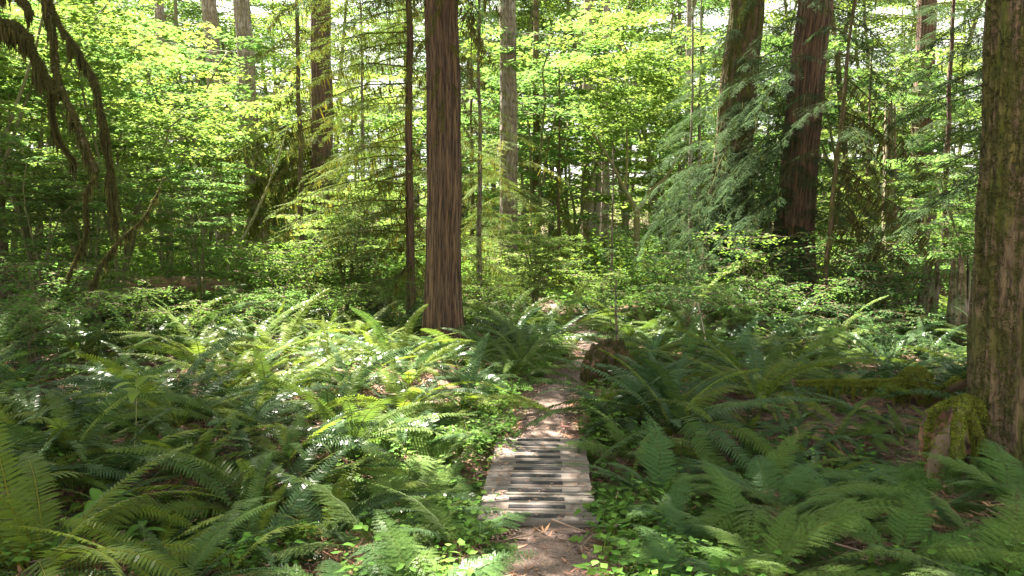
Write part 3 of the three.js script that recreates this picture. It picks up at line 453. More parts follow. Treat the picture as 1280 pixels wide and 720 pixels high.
conifer('cedar_sapling', 'young cedar reaching over from beside the mossy trunk with drooping blue-green boughs', { ...spot(1330, 11), seed: 19, r0: .1, r1: .03, H: 10, flare: .2, bark: M.cedarBark, sides: 20, dy: .25, groove: .006, boughs: [{ n: 14, h0: 2.4, h1: 5.2, az: PI * .95, fan: .5, G: cedG, mat: M.cedar, l0: 2.4, l1: 2.2, tilt: -.05 }, { n: 24, h0: 3, h1: 9.5, G: cedG, mat: M.cedar, l0: 2, l1: .8 }] });
conifer('hemlock', 'small hemlock spreading grey-green sprays near the forked maple', { ...spot(765, 19), seed: 20, r0: .04, r1: .01, H: 4, flare: .2, bark: M.firBark, sides: 14, dy: .3, groove: .003, boughs: [{ n: 26, h0: .5, h1: 3.8, G: hemG, mat: M.cedar, l0: 1.5, l1: .4, tilt: -.05 }] });
conifer('hemlock', 'slim conifer with dark feathery boughs between the path and the moss-hung cedar', { ...spot(862, 19), seed: 33, r0: .06, r1: .015, H: 8, flare: .2, bark: M.firBark, sides: 14, dy: .3, groove: .003, boughs: [{ n: 38, h0: .6, h1: 7.5, G: cedG, mat: M.cedar, l0: 1.9, l1: .6, tilt: -.2 }] });
conifer('hemlock', 'dead-looking thin conifer draped with moss behind the dark stout trunk', { ...spot(377, 20), seed: 34, r0: .08, r1: .03, H: 11, flare: .2, bark: M.mossBark, sides: 16, dy: .3, groove: .006, boughs: [{ n: 30, h0: 1.5, h1: 10.5, G: deadBoughG, mat: M.mossDark, name: 'mossy_branch', l0: 2, l1: 1, tilt: -.25 }] });
[[160, 25, 6.5, 'behind the distant maples'], [455, 21, 8, 0], [698, 24, 7, 0], [872, 24, 9, 0], [1082, 20, 6.5, 0], [1122, 28, 9, 0], [590, 26, 9, 0], [245, 31, 10, 0]].forEach(([px, D, H], k) => conifer('hemlock', ['shadowy', 'slim feathery', 'moss-flecked'][k % 3] + ' hemlock ' + among(px), { ...spot(px, D), seed: 60 + k, r0: H * .011, r1: .015, H, flare: .2, bark: k % 2 ? M.firBark : M.mossBark, sides: 14, dy: .3, groove: .004, group: 'hemlocks of the middle distance', boughs: [{ n: Math.round(H * 4.4), h0: .6, h1: H - .3, G: k % 3 === 2 ? hemMossG : hemG, mat: k % 2 ? M.cedar : M.hemlock, l0: 2.3, l1: .5, tilt: -.22 }] }));
// leaning mossy stem and snags
function snag(px0, py0, px1, py1, D, rad, seed, label) {
  const a = atD(px0, py0, D), e = atD(px1, py1, D), g = thing('snag', label, 'stump', a.x, a.y - .5, a.z), b = new GB(), r = rngOf(seed), ns = 40, hs = 34, H = e.y - a.y + .5;
  for (let j = 0; j <= hs; j++) for (let s = 0; s <= ns; s++) { const t = j / hs, an = s / ns * 2 * PI, ca = Math.cos(an), sa = Math.sin(an), jag = Math.max(0, n3(ca * 2.2, sa * 2.2, seed)) * .38 + .1 * Math.abs(n3(ca * 7, sa * 7, seed)), top = H * (1 - jag), y = Math.min(H * t, top), k = y / H, R0 = rad * (1.2 - .45 * k) * (1 + .18 * n3(ca * 2, sa * 2, y * .6 + seed)) + .03 * rad * n3(ca * 9, sa * 9, y); const tone = n3(ca * 3, sa * 3, y * 1.1 + seed * 2) > .1 ? [.55, .75, .4] : [1.1, 1, .9]; b.v(ca * R0 + (e.x - a.x) * k, y, sa * R0, tone, an * rad * 1.2, y * .8); }
  for (let j = 0; j < hs; j++) for (let s = 0; s < ns; s++) { const q = j * (ns + 1) + s; b.q(q, q + ns + 1, q + ns + 2, q + 1); }
  const gg = b.geo(true); mesh(gg, M.firBark, 'trunk', g); tufts(g, onMesh(gg, 700, seed + 5, (q) => n3(q.x * 3, q.y * 2, q.z * 3) > -.1), 'moss', M.mossDark, tuftG, seed); solid.push([a.x, a.z, rad * 1.4]);
}
snag(1150, 420, 1168, 322, 12.4, .16, 301, 'broken grey snag leaning beside another jagged snag behind the mossy log');
snag(1196, 440, 1200, 318, 11.8, .17, 302, 'upright jagged snag with a splintered top close to the thick mossy trunk');
snag(1112, 400, 1113, 120, 17, .15, 303, 'tall mossy dead trunk with a broken top among the cedar sprays');

// ---------------------------------------------------------------- dead wood on the floor
function mossLog(name, label, pts, rad, seed, o = {}) {
  const P = curvePts(pts.map((p) => p), 30), c0 = P[0].clone(), g = thing(name, label, 'log', c0.x, c0.y, c0.z), b = new GB(); P.forEach((p) => p.sub(c0));
  b.tube(P, (t) => rad * (typeof o.prof === 'function' ? o.prof(t) : 1 - .25 * t) * (1 + .12 * n2(t * 8, seed)), 14, (t, a) => { const n = n3(Math.cos(a) * 1.5, Math.sin(a) * 1.5, t * 6 + seed); return n > 0 ? o.c1 ?? [.11, .075, .045] : o.c2 ?? [.2, .11, .065]; }); const gg = b.geo(true); mesh(gg, M.wood, 'wood', g);
  if (o.moss) tufts(g, onMesh(gg, o.moss, seed, (q, n) => n.y > (o.above ?? -.1)), 'moss', o.mat ?? M.moss, tuftG, seed);
  if (o.hang) tufts(g, onMesh(gg, o.hang, seed + 1, (q, n) => n.y < .1), 'hanging_moss', o.mat ?? M.moss, strandG, seed);
  P.forEach((p, k) => k % 6 === 0 && solid.push([p.x + c0.x, p.z + c0.z, rad + .1])); return g;
}
mossLog('mossy_log', 'thin fallen pole furred with bright moss pointing out from a mossy knob', [atD(997, 480, 6.9), atD(1040, 479, 6.9), atD(1085, 480, 6.95), atD(1128, 478, 7.0)], .03, 401, { moss: 2600, hang: 22, prof: (t) => .6 + .6 * t });
mossLog('mossy_root', 'mossy root arching from the mossy knob towards the thick trunk', [atD(1166, 496, 7.0), atD(1180, 489, 6.9), atD(1200, 478, 6.6), atD(1222, 470, 6.3), atD(1250, 480, 6)], .06, 402, { moss: 1500, hang: 14 });
function mound(name, label, cat, c, sx, sy, sz, seed, o = {}) {
  const g = thing(name, label, cat, c.x, c.y, c.z), s = new THREE.IcosahedronGeometry(1, 18), P = s.attributes.position; s.deleteAttribute('normal'); s.deleteAttribute('uv');
  for (let k = 0; k < P.count; k++) { const x = P.getX(k), y = P.getY(k), z = P.getZ(k), n = 1 + .22 * n3(x * 1.3 + seed, y * 1.3, z * 1.3) + .1 * n3(x * 3.5, y * 3.5 + seed, z * 3.5) + .035 * n3(x * 11, y * 5, z * 11 + seed); P.setXYZ(k, x * sx * n, y * sy * n, z * sz * n); }
  const I = []; const map = new Map(), uniq = []; for (let k = 0; k < P.count; k++) { const key = [P.getX(k), P.getY(k), P.getZ(k)].map((v) => v.toFixed(4)).join(); if (!map.has(key)) { map.set(key, uniq.length / 3); uniq.push(P.getX(k), P.getY(k), P.getZ(k)); } I.push(map.get(key)); }
  const gg = new THREE.BufferGeometry(); gg.setAttribute('position', new THREE.Float32BufferAttribute(uniq, 3)); gg.setIndex(I); gg.computeVertexNormals();
  const C = new Float32Array(uniq.length); for (let k = 0; k < uniq.length; k += 3) { const n = n3(uniq[k] * 9, uniq[k + 1] * 4, uniq[k + 2] * 9) > .1; C.set(n ? [.16, .08, .045] : [.07, .045, .03], k); } gg.setAttribute('color', new THREE.BufferAttribute(C, 3));
  mesh(gg, M.wood, 'wood', g); tufts(g, onMesh(gg, o.moss ?? 2500, seed, (q, n) => n.y > (o.above ?? .1) && q.y > (o.low ?? -9)), 'moss', o.mat ?? M.moss, tuftG, seed); if (o.hang) tufts(g, onMesh(gg, o.hang, seed + 3, (q, n) => n.y < .3 && q.y > -.02), 'hanging_moss', o.mat ?? M.moss, strandG, seed); solid.push([c.x, c.z, Math.max(sx, sz) * 1.1]); return g;
}
mound('wood_knob', 'rounded rotten wood knob capped with thick bright moss at the end of the fallen pole', 'stump', atD(1144, 488, 7.1), .17, .2, .17, 411, { moss: 2600, above: -.05, hang: 20 });
mound('rotten_root', 'crumbling reddish rotten wood below the mossy roots of the thick trunk', 'stump', atD(1188, 560, 5.35), .2, .3, .16, 412, { moss: 250, above: .4 });
{ const p = onGround(760, 486); mound('mossy_stump', 'low dark stump hung with moss beside the winding gravel path', 'stump', V3(p.x + .02, p.y + .14, p.z - .25), .27, .33, .25, 413, { moss: 2200, mat: M.mossDark, above: -.2, hang: 260 });
  conifer('hemlock_seedling', 'tiny hemlock seedling growing out of the low dark stump', { x: p.x + .12, z: p.z - .25, seed: 414, r0: .014, r1: .004, H: 1.15, flare: 0, bark: M.firBark, sides: 8, dy: .1, groove: .001, boughs: [{ n: 16, h0: .5, h1: 1.1, G: hemG, mat: M.cedar, l0: .55, l1: .2, tilt: 0 }] }); }
mossLog('fallen_log', 'fallen red-brown log with a sunlit top below the maple leaves', [atD(150, 362, 17.6), atD(210, 356, 18), atD(262, 358, 18.3), atD(300, 364, 18.6)], .22, 421, { c1: [.2, .12, .075], c2: [.1, .062, .042], moss: 1500, above: .25, prof: () => 1 });
mossLog('fallen_log', 'thin rotten log crossing the fern bank in front of the fir trunks', [atD(318, 382, 17), atD(370, 380, 17.3), atD(425, 380, 17.6)], .11, 422, { c1: [.32, .2, .13], moss: 500, above: .3, prof: () => 1 });
mossLog('fallen_log', 'dark log with a pale broken end lying under the drooping cedar boughs', [atD(790, 393, 14.2), atD(830, 388, 14.3), atD(880, 396, 14.5), atD(930, 400, 14.7)], .17, 423, { c1: [.1, .06, .04], c2: [.2, .09, .055], moss: 300, above: .4, prof: () => 1 });
mossLog('fallen_stick', 'pale bare stick slanting up out of the ferns under the drooping cedar boughs', [onGround(884, 470), atD(881, 420, 9.9), atD(872, 378, 9.8)], .012, 424, { c1: [.34, .29, .22], c2: [.3, .25, .2] });
mossLog('leaning_sapling', 'thin lichen-grey sapling leaning over the fern bank', [atD(256, 425, 14), atD(273, 380, 14), atD(288, 325, 14), atD(312, 282, 14), atD(335, 232, 14), atD(352, 185, 14), atD(361, 150, 14)], .034, 425, { prof: (t) => 1.1 - t * .95, c1: [.17, .17, .1], c2: [.24, .22, .15], moss: 500, above: -.6 });

// ---------------------------------------------------------------- moss-draped maple whose trunk stands beside the picture
{
  const g = thing('moss_draped_maple', 'thick hanging limbs draped in brown-green moss in front of the sunlit leaves', 'tree', -5.3, hgt(-5.3, -6.2), -6.2), r = rngOf(501);
  mesh(trunkGeo(51, { r0: .3, r1: .16, H: 9, flare: .3, sides: 40, dy: .15, fine: 9, groove: .03, tone: mossy(5, .3) }), M.mossBark, 'trunk', g);
  const limb = (pts, rad, hang, k, end = .25, mat = M.mossDark) => {
    const cp = curvePts(pts.map((p) => p.sub(g.position)), 26), b = new GB(); b.tube(cp, (t) => rad * lerp(1, end, t) * (1 + .45 * n2(t * 6, k) + .2 * n2(t * 17, k)), 9, [.1, .075, .035]); const gg = b.geo(true), m = mesh(gg, M.wood, 'limb', g);
    tufts(m, onMesh(gg, 2600, 510 + k), 'moss', mat, tuftG, k); tufts(m, onMesh(gg, hang, 530 + k, (q, n) => n.y < .4 && n3(q.x * 5, q.y * 4, q.z * 5 + k) > .05), 'hanging_moss', mat, strandG, k + 9); return m;
  };
  const base = V3(-5.2, 5.6, -6.2);
  limb([base.clone(), V3(-4.5, 5.2, -6.1), atD(50, -20, 6), atD(66, 45, 6), atD(72, 100, 6), atD(90, 140, 6), atD(106, 180, 6), atD(120, 215, 6)], .031, 220, 1, .6);
  limb([atD(52, -20, 6), atD(70, 25, 6.02), atD(98, 66, 6.05), atD(118, 105, 6.1), atD(130, 160, 6.1), atD(138, 215, 6.1), atD(145, 285, 6.1)], .017, 240, 2, 1);
  limb([atD(-30, 10, 5.9), atD(0, 28, 5.9), atD(28, 40, 5.9), atD(42, 70, 5.95), atD(60, 105, 6), atD(75, 120, 6)], .027, 180, 3, 1.2);
  limb([V3(-4.6, 4.6, -6.1), atD(-20, -30, 6), atD(14, -10, 6), atD(30, 5, 6), atD(40, 20, 6)], .05, 380, 4, .3);
  limb([atD(64, 110, 6), atD(66, 150, 6), atD(76, 180, 6), atD(95, 205, 6)], .008, 20, 5, .4);
  const c = mesh(tallG[2].leaf, M.maple[1], 'crown', g); c.position.y = 5.4; c.scale.setScalar(.5);
}
// small mossy stems low on that side
mossLog('mossy_sapling', 'dark crooked stem hung with moss clumps standing among bright maple leaves', [atD(82, 352, 9.5), atD(98, 318, 9.5), atD(108, 285, 9.5), atD(107, 240, 9.5), atD(118, 222, 9.5)], .016, 431, { moss: 500, hang: 60, above: -2, c1: [.05, .04, .02], c2: [.04, .035, .02], mat: M.mossDark });
mossLog('mossy_sapling', 'dark mossy limb slanting upwards through the bright maple leaves', [atD(112, 370, 9.7), atD(125, 335, 9.7), atD(150, 300, 9.8), atD(175, 278, 9.9), atD(195, 245, 10), atD(205, 222, 10)], .018, 432, { moss: 500, hang: 60, above: -2, c1: [.05, .04, .02], c2: [.04, .035, .02], mat: M.mossDark, prof: (t) => 1.2 - t });

// ---------------------------------------------------------------- maples and other broadleaf trees
const vine = (px, D, s, k, m, label, sy = 1) => { const p = spot(px, D); leafy('vine_maple', vineG[k], M.maple[m], (D < 18 ? 'close' : D < 29 ? 'leafy' : 'farther') + ' ' + MAPLE_TONE[m] + ' vine maple ' + among(px), 'tree', p.x, p.z, s, px * .7 + k, 'vine maples of the sunlit understory', undefined, sy); };
[[-30, 12, 1.0], [40, 14.5, 1.15], [95, 17, 1.1], [150, 14, .9], [205, 20, 1.3], [262, 24, 1.3], [-90, 17, 1.3], [10, 21, 1.4], [120, 25, 1.5], [180, 30, 1.6]].forEach(([px, D, s], i) => vine(px, D, s, i % 4, [0, 1, 2][i % 3], 'vine maple with layered lime leaves behind the hanging mossy limbs'));
[[330, 33, 1.4], [450, 28, 1.4], [585, 31, 1.5]].forEach(([px, D, s], i) => vine(px, D, s, (i + 1) % 4, (i * 2) % 3, 'vine maple with bright translucent leaves glowing behind the hemlock boughs'));
[[668, 25, 1.4], [715, 29, 1.6], [835, 27, 1.5], [880, 31, 1.4]].forEach(([px, D, s], i) => vine(px, D, s, (i + 2) % 4, (i * 2 + 1) % 3, 'vine maple with bright arching leaf layers beyond the end of the path'));
[[1060, 24, 1.4], [1100, 30, 1.6], [1190, 25, 1.2], [950, 30, 1.5]].forEach(([px, D, s], i) => vine(px, D, s, i % 4, (i + 1) % 3, 'vine maple with sparkling leaves behind the cedars and snags'));
[[250, 13.5, .5, 1], [432, 14.5, .5, 0], [1085, 14, .5, 2], [668, 16, .4, 0], [1215, 15, .6, 1], [45, 11.5, .55, 1], [110, 12, .5, 0]].forEach(([px, D, s, m], i) => { const p = spot(px, D); leafy('maple_sapling', vineG[i % 4], M.maple[m], MAPLE_TONE[m] + ' maple sapling low among ferns ' + among(px), 'tree', p.x, p.z, s, px * .3, 'maple saplings'); });
// the forked maple
{
  const p = spot(795, 24), g = thing('forked_maple', 'slim mossy maple stem forking into a wide Y beyond the path', 'tree', p.x, hgt(p.x, p.z) - .1, p.z), b = new GB(), Q = (px, py, D = 24) => atD(px, py, D).sub(g.position);
  const limb = (pts, r0, r1) => b.tube(curvePts(pts, 14), (t) => lerp(r0, r1, t), 8, [.17, .15, .06]);
  limb([V3(0, -.1, 0), Q(795, 320), Q(796, 262)], .12, .1); limb([Q(796, 264), Q(780, 235), Q(765, 205), Q(740, 165, 23.6)], .085, .03); limb([Q(797, 263), Q(812, 240), Q(832, 222), Q(850, 190, 24.5)], .08, .03); limb([Q(781, 238), Q(784, 200), Q(783, 150)], .05, .02); limb([Q(770, 215), Q(752, 208), Q(735, 190)], .04, .015);
  mesh(b.geo(true), M.wood, 'trunk', g); const c = mesh(vineG[1].leaf, M.maple[0], 'crown', g); c.position.y = 3; c.scale.setScalar(1.1);
}
{
  const r = rngOf(601); let i = 0;
  for (let k = 0; k < 18; k++) { const px = -60 + k * 80 + rr(r, -20, 20), D = rr(r, 44, 76), p = spot(px, D); { const mi = Math.floor(r() * 3); leafy('broadleaf_tree', tallG[i++ % 3], M.maple[mi], (D > 60 ? 'remote ' : 'distant ') + MAPLE_TONE[mi] + ' broadleaf tree ' + among(px), 'tree', p.x, p.z, rr(r, .95, 1.4), r() * 7, 'far broadleaf trees'); } }
  for (let k = 0; k < 16; k++) { const px = -80 + k * 92 + rr(r, -20, 20), D = rr(r, 46, 90), p = spot(px, D); conifer('fir', (D > 68 ? 'remote' : 'distant') + ' straight conifer trunk ' + among(px), { ...p, seed: 700 + k, r0: rr(r, .18, .34), r1: .05, H: rr(r, 24, 32), flare: .2, sides: 14, dy: .8, fine: 3, groove: .02, bark: M.firBark, crown: [k % 3, rr(r, 13, 18), M.far, .9], group: 'far conifers' }); }
  for (let k = 0; k < 7; k++) { const p = spot(-40 + k * 205 + rr(r, -35, 35), rr(r, 45, 60)); leafy('broadleaf_tree', tallG[k % 3], M.maple[k % 3], 'mid-sized ' + MAPLE_TONE[k % 3] + ' broadleaf tree ' + among(pxOf(p.x, p.z)), 'tree', p.x, p.z, rr(r, .8, 1.05), r() * 7, 'broadleaf trees in the middle distance'); }
  for (const [px, D, q] of [[235, 44, 1.55], [300, 50, 1.6], [170, 52, 1.6], [620, 47, 1.6], [690, 52, 1.7], [820, 50, 1.6], [520, 54, 1.7], [1085, 46, 1.5], [20, 42, 1.5], [90, 48, 1.55], [420, 46, 1.55], [960, 52, 1.6], [565, 44, 1.7], [740, 46, 1.75], [655, 60, 2], [780, 62, 2], [1010, 46, 1.7], [262, 58, 1.9], [880, 58, 1.9], [1160, 50, 1.7], [350, 60, 1.9]]) { const p = spot(px, D); leafy('broadleaf_tree', tallG[Math.round(px) % 3], M.maple[px % 3], 'very tall ' + MAPLE_TONE[px % 3] + ' broadleaf tree ' + among(px), 'tree', p.x, p.z, q, px, 'broadleaf trees in the middle distance'); }
  // forest beside and behind the picture, whose crowns shade the floor
  const around = [[-8.5, -10.5, 0], [-9.8, -14.2, 1], [-9, -3, 2], [-14, -9, 0], [-7.5, 3.5, 1], [7, -3, 2], [10.5, -9, 0], [9, 4, 1], [-2.5, 6, 2], [3.5, 8.5, 0], [13, -16, 1], [-23, -19, 2], [-13.5, 2, 1], [14, -2, 2], [-11, -11.5, 1], [-18, -8, 2], [-6.6, -5.2, 0], [18, -22, 0]];
  around.forEach(([x, z, c], k) => conifer('fir', 'tall conifer around the fern glade with a high shading crown', { x, z, seed: 800 + k, r0: rr(r, .2, .32), r1: .06, H: 28, flare: .25, sides: 24, dy: .4, fine: 6, groove: .02, bark: M.firBark, crown: [c, rr(r, 8, 12), M.far, 1.1], group: 'conifers around the glade' }));
}

// ---------------------------------------------------------------- shrubs and low bushes
{
  const r = rngOf(611);
  const bush = (list, label, group, G, name, mats) => list.forEach(([px, py, s], i) => { const p = onGround(px, py); if (name === 'low_bush') { const c = pathX(p.z), d = p.x - c, lim = .48; if (Math.abs(d) < lim) p.x = c + (d < 0 ? -lim : lim); } const w = beside(p.x, p.z); leafy(name, G[i % G.length], mats[i % mats.length], name === 'low_bush' ? ['low leafy herb', 'low lobed-leaf herb', 'low pale green herb'][i % 3] + ' ' + w[0] : label + ' ' + among(pxOf(p.x, p.z)), 'shrub', p.x, p.z, s * (name === 'low_bush' ? .62 : 1) * rr(r, .7, 1.2), r() * 7, group); });
  bush([[60, 430, 1.2], [115, 425, 1.2], [165, 424, .8], [20, 415, 1.2], [95, 405, 1.1], [130, 410, .8]], 'tiered huckleberry bush near mossy saplings,', 'huckleberry bushes', shrubG, 'shrub', M.shrub);
  bush([[300, 372, 1.2], [345, 368, 1.2], [390, 370, 1.2], [430, 374, 1.1], [20, 370, 1.6], [80, 365, 1.4], [460, 376, 1.1], [370, 352, 1.5], [420, 355, 1.4], [330, 350, 1.6]], 'light green bush on sunny ground', 'bushes among the fir trunks', shrubG, 'shrub', [M.shrub[1], M.maple[2], M.shrub[0]]);
  bush([[625, 400, .8], [668, 395, .9], [712, 392, .8], [748, 386, .8], [650, 375, 1], [700, 370, 1], [780, 374, 1], [600, 380, 1], [850, 368, 1], [740, 360, 1.2], [680, 358, 1.2], [815, 358, 1.2]], 'bright bush beyond the path', 'bushes beyond the path', shrubG, 'shrub', [M.shrub[1], M.maple[0], M.maple[2]]);
  bush([[1060, 405, 1.1], [1100, 410, 1.1], [1140, 405, 1.1], [1030, 400, 1.1], [1080, 385, 1.3], [1130, 380, 1.3], [1180, 390, 1.2], [1215, 400, 1.2], [940, 385, 1.1], [1050, 368, 1.5], [1110, 365, 1.5], [1170, 365, 1.5], [1230, 370, 1.5], [1260, 420, 1]], 'flickering leafy bush near the snags,', 'bushes around the snags', shrubG, 'shrub', [M.shrub[2], M.shrub[0], M.shrub[1]]);
  bush([[90, 445, .7], [250, 440, .6], [330, 425, .7], [420, 420, .7], [40, 455, .7], [180, 440, .6], [470, 408, .8], [380, 402, 1], [300, 404, .9], [350, 396, 1.1], [445, 398, 1], [600, 412, .8]], 'small bush in the fern bed', 'bushes in the fern bed', shrubG, 'shrub', [M.shrub[0], M.shrub[1]]);
  bush([[860, 425, .7], [930, 430, .6], [1050, 440, .55], [1000, 430, .7], [1110, 445, .55], [800, 420, .6], [840, 405, 1], [900, 410, .9], [1060, 415, .9], [960, 408, .9], [1120, 418, .9], [760, 405, .7]], 'small bush on the fern bank', 'bushes on the fern bank', shrubG, 'shrub', [M.shrub[2], M.shrub[0]]);
  bush([[640, 505, .8], [632, 525, .8], [652, 490, .75], [690, 455, .7], [668, 470, .75], [650, 450, .8], [720, 512, .7], [728, 530, .7], [715, 445, .8], [605, 560, .7], [690, 438, .9], [640, 430, .9], [740, 550, .6], [770, 560, .7], [625, 545, .7], [680, 440, .9]], 'low leafy herb at the edge of the gravel path', 'herbs along the path edge', lowG, 'low_bush', [M.herb, M.shrub[1], M.lady[2]]);
}

// ---------------------------------------------------------------- ferns
const CL = [0, 1, 2, 3, 4].map((k) => clump('sword', 4000 + k));
{
  const r = rngOf(621), at = [], clear = [[onGround(130, 695), .3], [onGround(748, 492), .4], [onGround(765, 515), .3], [onGround(285, 690), .22], [onGround(560, 505), .3], [atD(560, 420, 10.3), .62], [atD(545, 420, 9.5), .4], [onGround(500, 520), .2]];
  const free = (x, z, d) => Math.abs(x - pathX(z)) > (z < -5.6 && z > -10 ? .62 : .4) && at.every(([a, b]) => (a - x) ** 2 + (b - z) ** 2 > d * d) && solid.every(([a, b, q]) => (a - x) ** 2 + (b - z) ** 2 > (q + .12) ** 2) && clear.every(([p, q]) => (p.x - x) ** 2 + (p.z - z) ** 2 > q * q) && !(z < -3.9 && z > -6.1 && Math.abs(x - .2) < .62);
  // the large ones
  const big = onGround(842, 545); fern('sword', big.x, big.z, 1.25, 26, 901, 'largest sword fern, arching from the bank with a skirt of dead brown fronds', null, { dead: 14, bright: .05 }); at.push([big.x, big.z]);
  const b2 = onGround(500, 528); fern('sword', b2.x, b2.z, 1.05, 20, 902, 'bright sunlit sword fern above a heap of dead brown fronds', null, { dead: 12, bright: .5 }); at.push([b2.x, b2.z]);
  const b3 = onGround(330, 655); fern('sword', b3.x, b3.z, 1.2, 24, 903, 'wide sword fern with a dark stub of stem at its heart', null, { dead: 6, bright: .15 }); at.push([b3.x, b3.z]);
  const b4 = onGround(578, 520); fern('sword', b4.x, b4.z, .95, 18, 904, 'pale sunlit sword fern between the boardwalk and the heap of dead fronds', null, { dead: 5, bright: .5 }); at.push([b4.x, b4.z]);
  [[940, 540], [990, 548], [1040, 552], [1085, 548], [1130, 545], [960, 516], [1010, 522], [1060, 520], [1105, 527], [1150, 566], [1070, 578], [1120, 588], [1000, 580], [930, 575]].forEach(([a, b], k) => { const p = onGround(a, b); if (solid.every(([u, v, q]) => Math.hypot(u - p.x, v - p.z) > q + .05)) { fern(k % 4 === 3 ? 'lady' : 'sword', p.x, p.z, clamp((1.6 + .201 * p.z) / .9, .3, .52) * rr(r, .85, 1.1), 15, 980 + k, null, null, { dead: 3, bright: .04 }); at.push([p.x, p.z]); } });
  const nearClear = (x, z) => z < -3.15;
  for (let k = 0; k < 9000; k++) {
    const D = 3.2 + 10.8 * Math.pow(r(), 1.25), px = rr(r, -70, 1350), p = atD(px, 500, D), x = p.x, z = p.z; if (!nearClear(x, z)) continue;
    const rightSide = x > pathX(z), ladyZone = (rightSide && D < 6.2) || (!rightSide && D < 6.6 && x > -1.0), lady = ladyZone && r() < .82, d = px > 900 && px < 1225 && D > 5.2 && D < 7.1 ? .4 : lady ? .36 : D < 7 ? rr(r, .42, .68) : rr(r, .55, .85), low = px > 960 && px < 1225 && D > 5.3 && D < 7.1;
    if (!free(x, z, d)) continue; at.push([x, z]);
    const seed = 1000 + at.length;
    if (D < 7.6) fern(lady ? 'lady' : 'sword', x, z, low ? rr(r, .7, 1) * (1.62 - .2 * D) / .7 : lady ? rr(r, .48, .82) : rr(r, .65, 1.22), lady ? Math.round(rr(r, 8, 12)) : Math.round(rr(r, 14, 22)), seed, null, null, { bright: rightSide ? .06 : .16 });
    else { const mi = Math.floor(r() * 5), q = rr(r, .7, 1.3), w = beside(x, z), c = mesh(CL[at.length % CL.length], M.sword[mi], 'sword_fern'); tag(c, (q < .9 ? 'small' : q < 1.15 ? 'mid-sized' : 'large') + ' ' + SWORD_TONE[mi] + ' sword fern ' + w[0], 'fern', 'ferns around ' + w[1]); c.position.set(x, hgt(x, z) - .02, z); c.rotation.y = r() * 7; c.scale.setScalar(q); }
  }
}
// ---------------------------------------------------------------- herbs with pointed leaves among the ferns
function herb(px, py, H, n, leafL, seed, label, o = {}) {
  const p = onGround(px, py), g = thing('herb', label, 'plant', p.x, p.y - .02, p.z, o.group), r = rngOf(seed), st = new GB(), tip = V3(rr(r, -.06, .06), H, rr(r, -.06, .06)); st.tube([V3(0, 0, 0), tip.clone().multiplyScalar(.5).add(V3(.01, 0, 0)), tip], (t) => .004 * (1 - .6 * t), 5, [.2, .2, .08]); mesh(st.geo(true), M.wood, 'stem', g);
  for (let k = 0; k < n; k++) { const b = new GB(), L = leafL * rr(r, .75, 1.15), w = L * (o.w ?? .17), rows = []; for (let i = 0; i <= 6; i++) { const t = i / 6, ww = w * Math.pow(Math.sin(PI * Math.pow(t, .8)), .9) + .0005, y = -.35 * L * t * t + .15 * L * t; rows.push([b.v(L * t, y + ww * .35, -ww, WHITE), b.v(L * t, y, 0, [1.1, 1.1, .9]), b.v(L * t, y + ww * .35, ww, WHITE)]); } for (let i = 0; i < 6; i++) for (const s of [0, 1]) b.q(rows[i][s], rows[i + 1][s], rows[i + 1][s + 1], rows[i][s + 1]); const m = mesh(b.geo(true), o.mat ?? M.herb, 'leaf', g); const t = (k + .6) / n; m.position.copy(tip).multiplyScalar(lerp(o.from ?? .35, 1, t)); m.rotation.set(0, k * 2.4 + r(), rr(r, -.1, .5), 'YXZ'); }
}
herb(125, 690, .34, 9, .17, 951, 'upright herb with long pointed leaves on the sunlit litter patch');
herb(180, 700, .2, 8, .14, 952, 'small herb with pointed leaves at the edge of the sunlit litter patch');
herb(30, 690, .22, 7, .13, 953, 'low herb with rounded leaves beside the sunlit litter patch', { w: .3 });
herb(165, 590, .72, 8, .2, 954, 'tall herb with pale drooping pointed leaves standing above the sword ferns', { from: .7, mat: M.maple[2] });
herb(60, 715, .12, 6, .12, 955, 'ground-hugging herb with broad leaves in front of the litter patch', { w: .34 });
herb(245, 715, .1, 6, .12, 956, 'ground-hugging broad-leaved herb between two patches of litter', { w: .34 });

// ---------------------------------------------------------------- what lies on the floor: litter, twigs, pebbles, small green cover
function strew(name, label, cat, geo, mat, n, seed, place, tint) {
  const im = new THREE.InstancedMesh(geo, mat, n), r = rngOf(seed), m = new THREE.Matrix4(), q = new THREE.Quaternion(), e = new THREE.Euler(), c = new THREE.Color(); let k = 0;
  for (let t = 0; k < n && t < n * 6; t++) { const s = place(r); if (!s) continue; e.set(rr(r, -.35, .35), r() * 7, rr(r, -.35, .35), 'YXZ'); m.compose(V3(s[0], hgt(s[0], s[1]) + (s[3] ?? .004), s[1]), q.setFromEuler(e), V3(s[2], s[2], s[2])); im.setMatrixAt(k, m); im.setColorAt(k, c.setRGB(...tint(r))); k++; }
  im.count = k; put(im, name); tag(im, label, cat, null, 'stuff');
}
const onFloor = (r) => { const D = 2.8 + 14 * Math.pow(r(), 1.5), x = rr(r, -.78, .78) * D; return [x, -D]; };
const offPath = (x, z, d = .3) => Math.abs(x - pathX(z)) > d;
